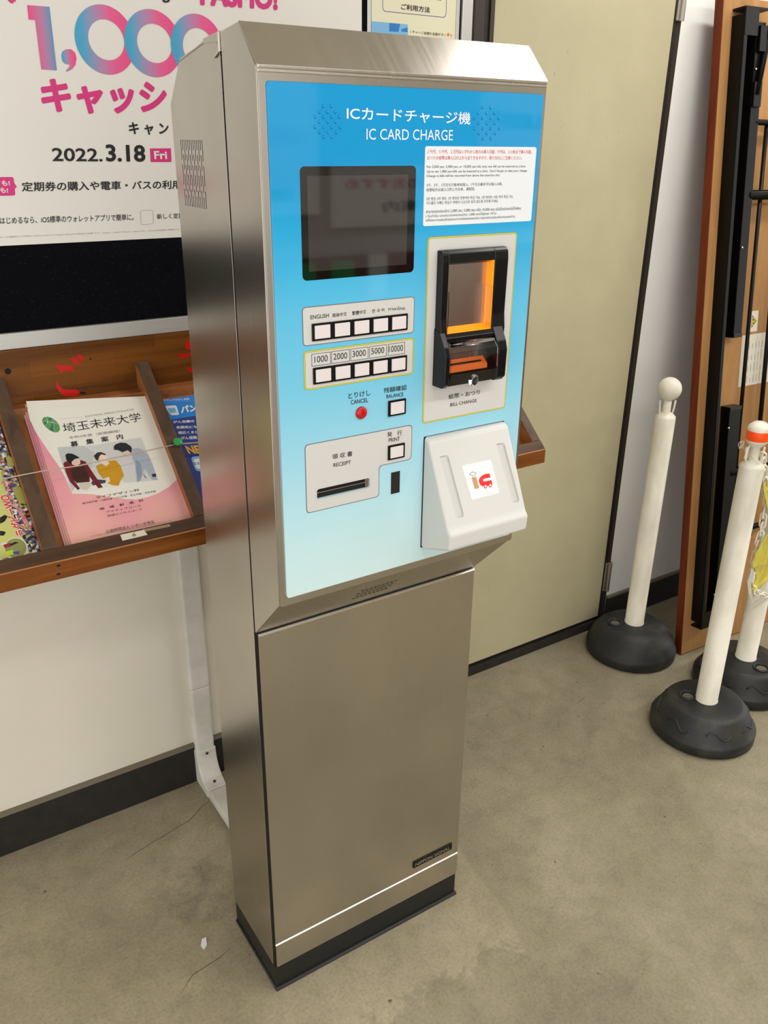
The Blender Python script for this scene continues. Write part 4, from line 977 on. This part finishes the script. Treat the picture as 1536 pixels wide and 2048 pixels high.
# clear tie on the hook
tie = []
for k in range(26):
    a = k * .75; tie.append(Vector((1.3625, .0885, .838)) - Vector((CR.x, CR.y, 0)) * (.036 + .006 * math.cos(a * 1.3)) + Vector((0, 0, .009 * math.sin(a))) + Vector((CF.x, CF.y, 0)) * .004 * math.cos(a * .7))
tie += [hk + Vector((.004, 0, 0)), Vector((1.3625, .0885, .800)) - Vector((CF.x, CF.y, 0)) * .026, Vector((1.3625, .0885, .784)) + Vector((CR.x, CR.y, 0)) * .029]
ct = link('clear_tie', tube(tie, .0007, 5), mat('clear_vinyl_string', rgb(200, 192, 180), .2), None, True)
recenter(ct); tag(ct, 'clear plastic string knotted on the hook of the orange banded post', 'string')
# yellow sign sheet on the chain
M_ysign = mat('yellow_sign_sheet', rgb(206, 190, 40), .35)
v_ = coords(M_ysign, kind='Position'); lk(M_ysign, ramp(M_ysign, noise(M_ysign, v_, 22, 4), [(.35, rgb(190, 172, 30)), (.6, rgb(214, 202, 60))]), pb(M_ysign).inputs['Base Color'])
M_wsheet = mat('clear_sign_cover', rgb(206, 202, 190), .25)
sg = thing('hanging_sign', 'yellow sign sheet in a clear cover hanging on the chain', 'sign', CPl.w(.05, .55))
kS = ((1440, 860), 5.6875)
def bent(pts, h, m, name, amp=.012):
    U = CPl.uvs(pts, kS[0], kS[1], h)
    tri = tessellate_polygon([[Vector((a, b, 0)) for a, b in U]])
    bm = bmesh.new()
    cu_ = sum(a for a, b in U) / len(U)
    f = lambda a, b: h + amp * math.sin((a - b) * 22)
    A = [bm.verts.new(CPl.w(a, b, f(a, b))) for a, b in U]; B = [bm.verts.new(CPl.w(a, b, f(a, b) - .0006)) for a, b in U]
    for t in tri:
        bm.faces.new([A[k] for k in t]); bm.faces.new([B[k] for k in reversed(t)])
    n = len(U)
    for k in range(n): bm.faces.new((A[k], A[(k + 1) % n], B[(k + 1) % n], B[k]))
    return link(name, bm_mesh(bm), m, sg)
bent([(600, 545), (545, 560), (520, 580), (490, 612), (502, 680), (520, 760), (535, 850), (552, 950), (700, 1000), (800, 600)], .016, M_ysign, 'upper_sheet', .002)
bent([(700, 1080), (600, 1130), (545, 1165), (500, 1230), (450, 1320), (405, 1388), (378, 1470), (360, 1560), (392, 1570), (415, 1620), (422, 1695), (400, 1740), (375, 1745), (378, 1800), (385, 1868), (430, 1810), (490, 1745), (545, 1692), (640, 1600), (760, 1480)], .024, M_ysign, 'yellow_sheet', .002)
bent([(352, 1575), (390, 1560), (416, 1610), (424, 1695), (395, 1735), (380, 1800), (392, 1885), (352, 1950), (332, 1850), (313, 1742)], .022, M_wsheet, 'clear_cover', .002)
bent([(392, 1890), (430, 1818), (545, 1700), (560, 1710), (560, 1760), (470, 1830)], .020, M_wsheet, 'clear_cover', .002)
bent([(490, 612), (478, 560), (540, 500), (600, 460), (640, 500), (545, 556)], .014, M_wsheet, 'clear_cover', .002)

# ================================================================ folded table leaning on the wall
a_ = math.radians(2.5); b_ = .113
TO = Vector((1.613, .364, 0)); te1 = Vector((math.cos(a_), -math.sin(a_), 0)); te2 = Vector((b_ * math.sin(a_), b_ * math.cos(a_), 1)).normalized()
te2 = (te2 - te1 * .004).normalized()
TP = Pl(TO, te1, te2)
TP.o = TO + TP.n * 0.0
tt = thing('folding_table', 'folded brown folding table with black steel legs leaning upright on the wall', 'table', TO)
TH = .026
link('table_top', box((0.0015, 0, -TH + .001), (.75, 1.86, 0), .001, TP), M_table, tt)
link('edge_band', box((0, .001, -TH), (.0030, 1.859, .0004), .001, TP), M_tedge, tt)
link('edge_band', box((0, -.0, -TH), (.75, .003, .0004), .001, TP), M_tedge, tt)
link('laminate_face', box((.002, .002, -TH - .001), (.748, 1.858, -TH + .0012), 0, TP), M_tedge, tt)
# apron rails (angle section)
def tb_(name, lst, parent=tt, m=M_rust, bev=.0012): return link(name, join_meshes([box(a, b, bev, TP) for a, b in lst]), m, parent)
ap = tb_('apron_rail', [((.037, .115, 0), (.041, 1.815, .040)), ((.037, .115, 0), (.088, 1.815, .003)), ((.037, .115, .037), (.052, 1.815, .040))])
tb_('apron_rail', [((.697, .115, 0), (.701, 1.815, .040)), ((.650, .115, 0), (.701, 1.815, .003))])
tb_('corner_plate', [((.038, 1.765, .036), (.090, 1.83, .0415)), ((.038, 1.825, 0), (.125, 1.832, .040))], ap)
tb_('corner_plate', [((.038, .095, .034), (.095, .150, .0405)), ((.038, .095, 0), (.100, .101, .040))], ap)
# folded leg frames: upper and lower
lg1 = tb_('leg', [((.093, 1.008, .006), (.128, 1.80, .034))])
lg2 = tb_('leg', [((.100, .11, .006), (.150, .790, .036))])
tb_('foot_cap', [((.093, .998, .004), (.129, 1.010, .036))], lg1, M_black)
tb_('foot_cap', [((.099, .785, .004), (.151, .796, .038))], lg2, M_black)
tb_('leg_inner_rail', [((.052, .16, .003), (.078, 1.76, .018))])
tb_('leg', [((.610, 1.008, .006), (.645, 1.80, .034))]); tb_('leg', [((.590, .11, .006), (.640, .79, .036))])
def rod(name, a, b, r, h=.028): return link(name, tube([TP.w(a[0], a[1], h), TP.w(b[0], b[1], h)], r, 10), M_rust, tt, True)
rod('cross_bar', (.12, 1.565), (.62, 1.560), .0075)
rod('cross_bar', (.12, 1.382), (.62, 1.378), .0130, .026)
rod('cross_bar', (.13, .590), (.60, .592), .0120)
rod('cross_bar', (.13, .388), (.60, .390), .0085)
rod('shelf_rod', (.160, .36), (.176, 1.56), .0058, .024)
rod('shelf_rod', (.258, .36), (.262, 1.56), .0068, .024)
rod('shelf_rod', (.360, .36), (.355, 1.56), .0068, .024)
rod('shelf_rod', (.460, .36), (.455, 1.56), .0068, .024)
rod('brace', (.104, 1.63), (.150, 1.850), .0075, .040)
tb_('brace_bracket', [((.092, 1.60, .034), (.122, 1.66, .042))])
tb_('brace_bracket', [((.094, 1.73, .034), (.120, 1.79, .046))])
for s, t in ((.070, 1.118), (.098, 1.245), (.100, .735), (.094, .20), (.065, 1.57), (.098, 1.69)):
    link('rivet', sphere(TP.w(s, t, .0365 if s > .09 else .018), .0035, 10, 6), M_screw, tt, True)
# stickers
wl = link('warning_sticker', box((.2035, 1.002, 0), (.2400, 1.0620, .0004), 0, TP), M_labelp, tt)
M_wy = mat('warning_yellow', rgb(220, 200, 60), .5)
tri_o = [(.2130, 1.013), (.2130, 1.051), (.2345, 1.032)]; tri_i = [(.2150, 1.0175), (.2150, 1.0470), (.2315, 1.0322)]
link('warning_triangle', poly(TP, tri_o, .0004, .0006), M_ink, wl); link('warning_fill', poly(TP, tri_i, .0006, .0008), M_wy, wl)
link('warning_mark', join_meshes([poly(TP, circ(.2195, 1.037, .003, 8), .0008, .0010), poly(TP, circ(.2205, 1.027, .0028, 8), .0008, .0010), poly(TP, circ(.2250, 1.0325, .0022, 8), .0008, .0010)]), M_ink, wl)
il = link('instruction_label', box((.175, .842, 0), (.335, .9945, .0004), 0, TP), M_labelp, tt)
for k in range(9):
    uu = .195 + k * .0145
    link('printed_line', join_meshes([box((uu, .850 + j * .034, .0004), (uu + .0022, .850 + j * .034 + random.uniform(.014, .030), .0006), 0, TP) for j in range(4)]), M_ink3, il)
for f in (.243, .292): link('printed_line', box((f, .850, .0004), (f + .0008, .99, .0006), 0, TP), M_ink3, il)

# small scrap on the floor
sc_ = FL.uvs([(404, 1880), (412, 1876), (414, 1890), (408, 1900), (402, 1892)])
scp = link('paper_scrap', poly(FL, sc_, 0, .003), M_card, None); recenter(scp)
tag(scp, 'tiny white scrap of paper on the floor left of the machine', 'litter')

# ================================================================ opposite side of the hall (only in reflections)
OP = Pl((0, -2.63, 0), (-1, 0, 0), (0, 0, 1))
def wallposter(x0, x1, z0, z1, label, txts, name='wall_poster', m=M_paper):
    t = thing(name, label, 'poster', ((x0 + x1) / 2, -2.65, z0), 'posters on the opposite wall')
    link('paper', box((x0, -2.650, z0), (x1, -2.631, z1)), m, t)
    for s, x, z, w_, h_, mm in txts:
        link('lettering', text_mesh(OP, s, (-(x + w_), z), (-x, z), (-(x + w_), z + h_), h=.0005, bold=.02, uv=True), mm, t)
wallposter(1.05, 1.47, 1.20, 1.78, 'white poster on the opposite wall left of the tall price poster', [('1,000円', 1.15, 1.47, .26, .09, M_pink), ('定期券', 1.15, 1.26, .2, .05, M_ink)])
wallposter(1.53, 2.28, 1.14, 1.40, 'wide low poster on the opposite wall', [('春のおすすめ', 1.6, 1.30, .5, .05, M_red), ('ご案内', 1.8, 1.2, .3, .05, M_ink)])
wallposter(2.35, 2.95, 1.22, 1.80, 'price poster on the opposite wall', [('4,800円', 2.40, 1.55, .36, .09, M_ink)])
S('trim_9', (0.95, -2.65, 1.02), (4.5, -2.62, 1.10), M_alum_v)
S('trim_10', (0.95, -2.65, .0), (4.5, -2.60, 1.02), M_tedge)
cn = thing('far_leaflets', 'green leaflets standing by the opposite wall', 'leaflet', (1.45, -2.6, 0))
link('leaflet', box((1.28, -2.60, .85), (1.42, -2.585, 1.00)), M_green, cn)
link('leaflet', box((1.50, -2.60, .80), (1.62, -2.585, 1.00)), M_green, cn)
link('leaflet', box((1.70, -2.60, .82), (1.80, -2.585, 1.02)), M_paper, cn)
bpy.context.view_layer.update()
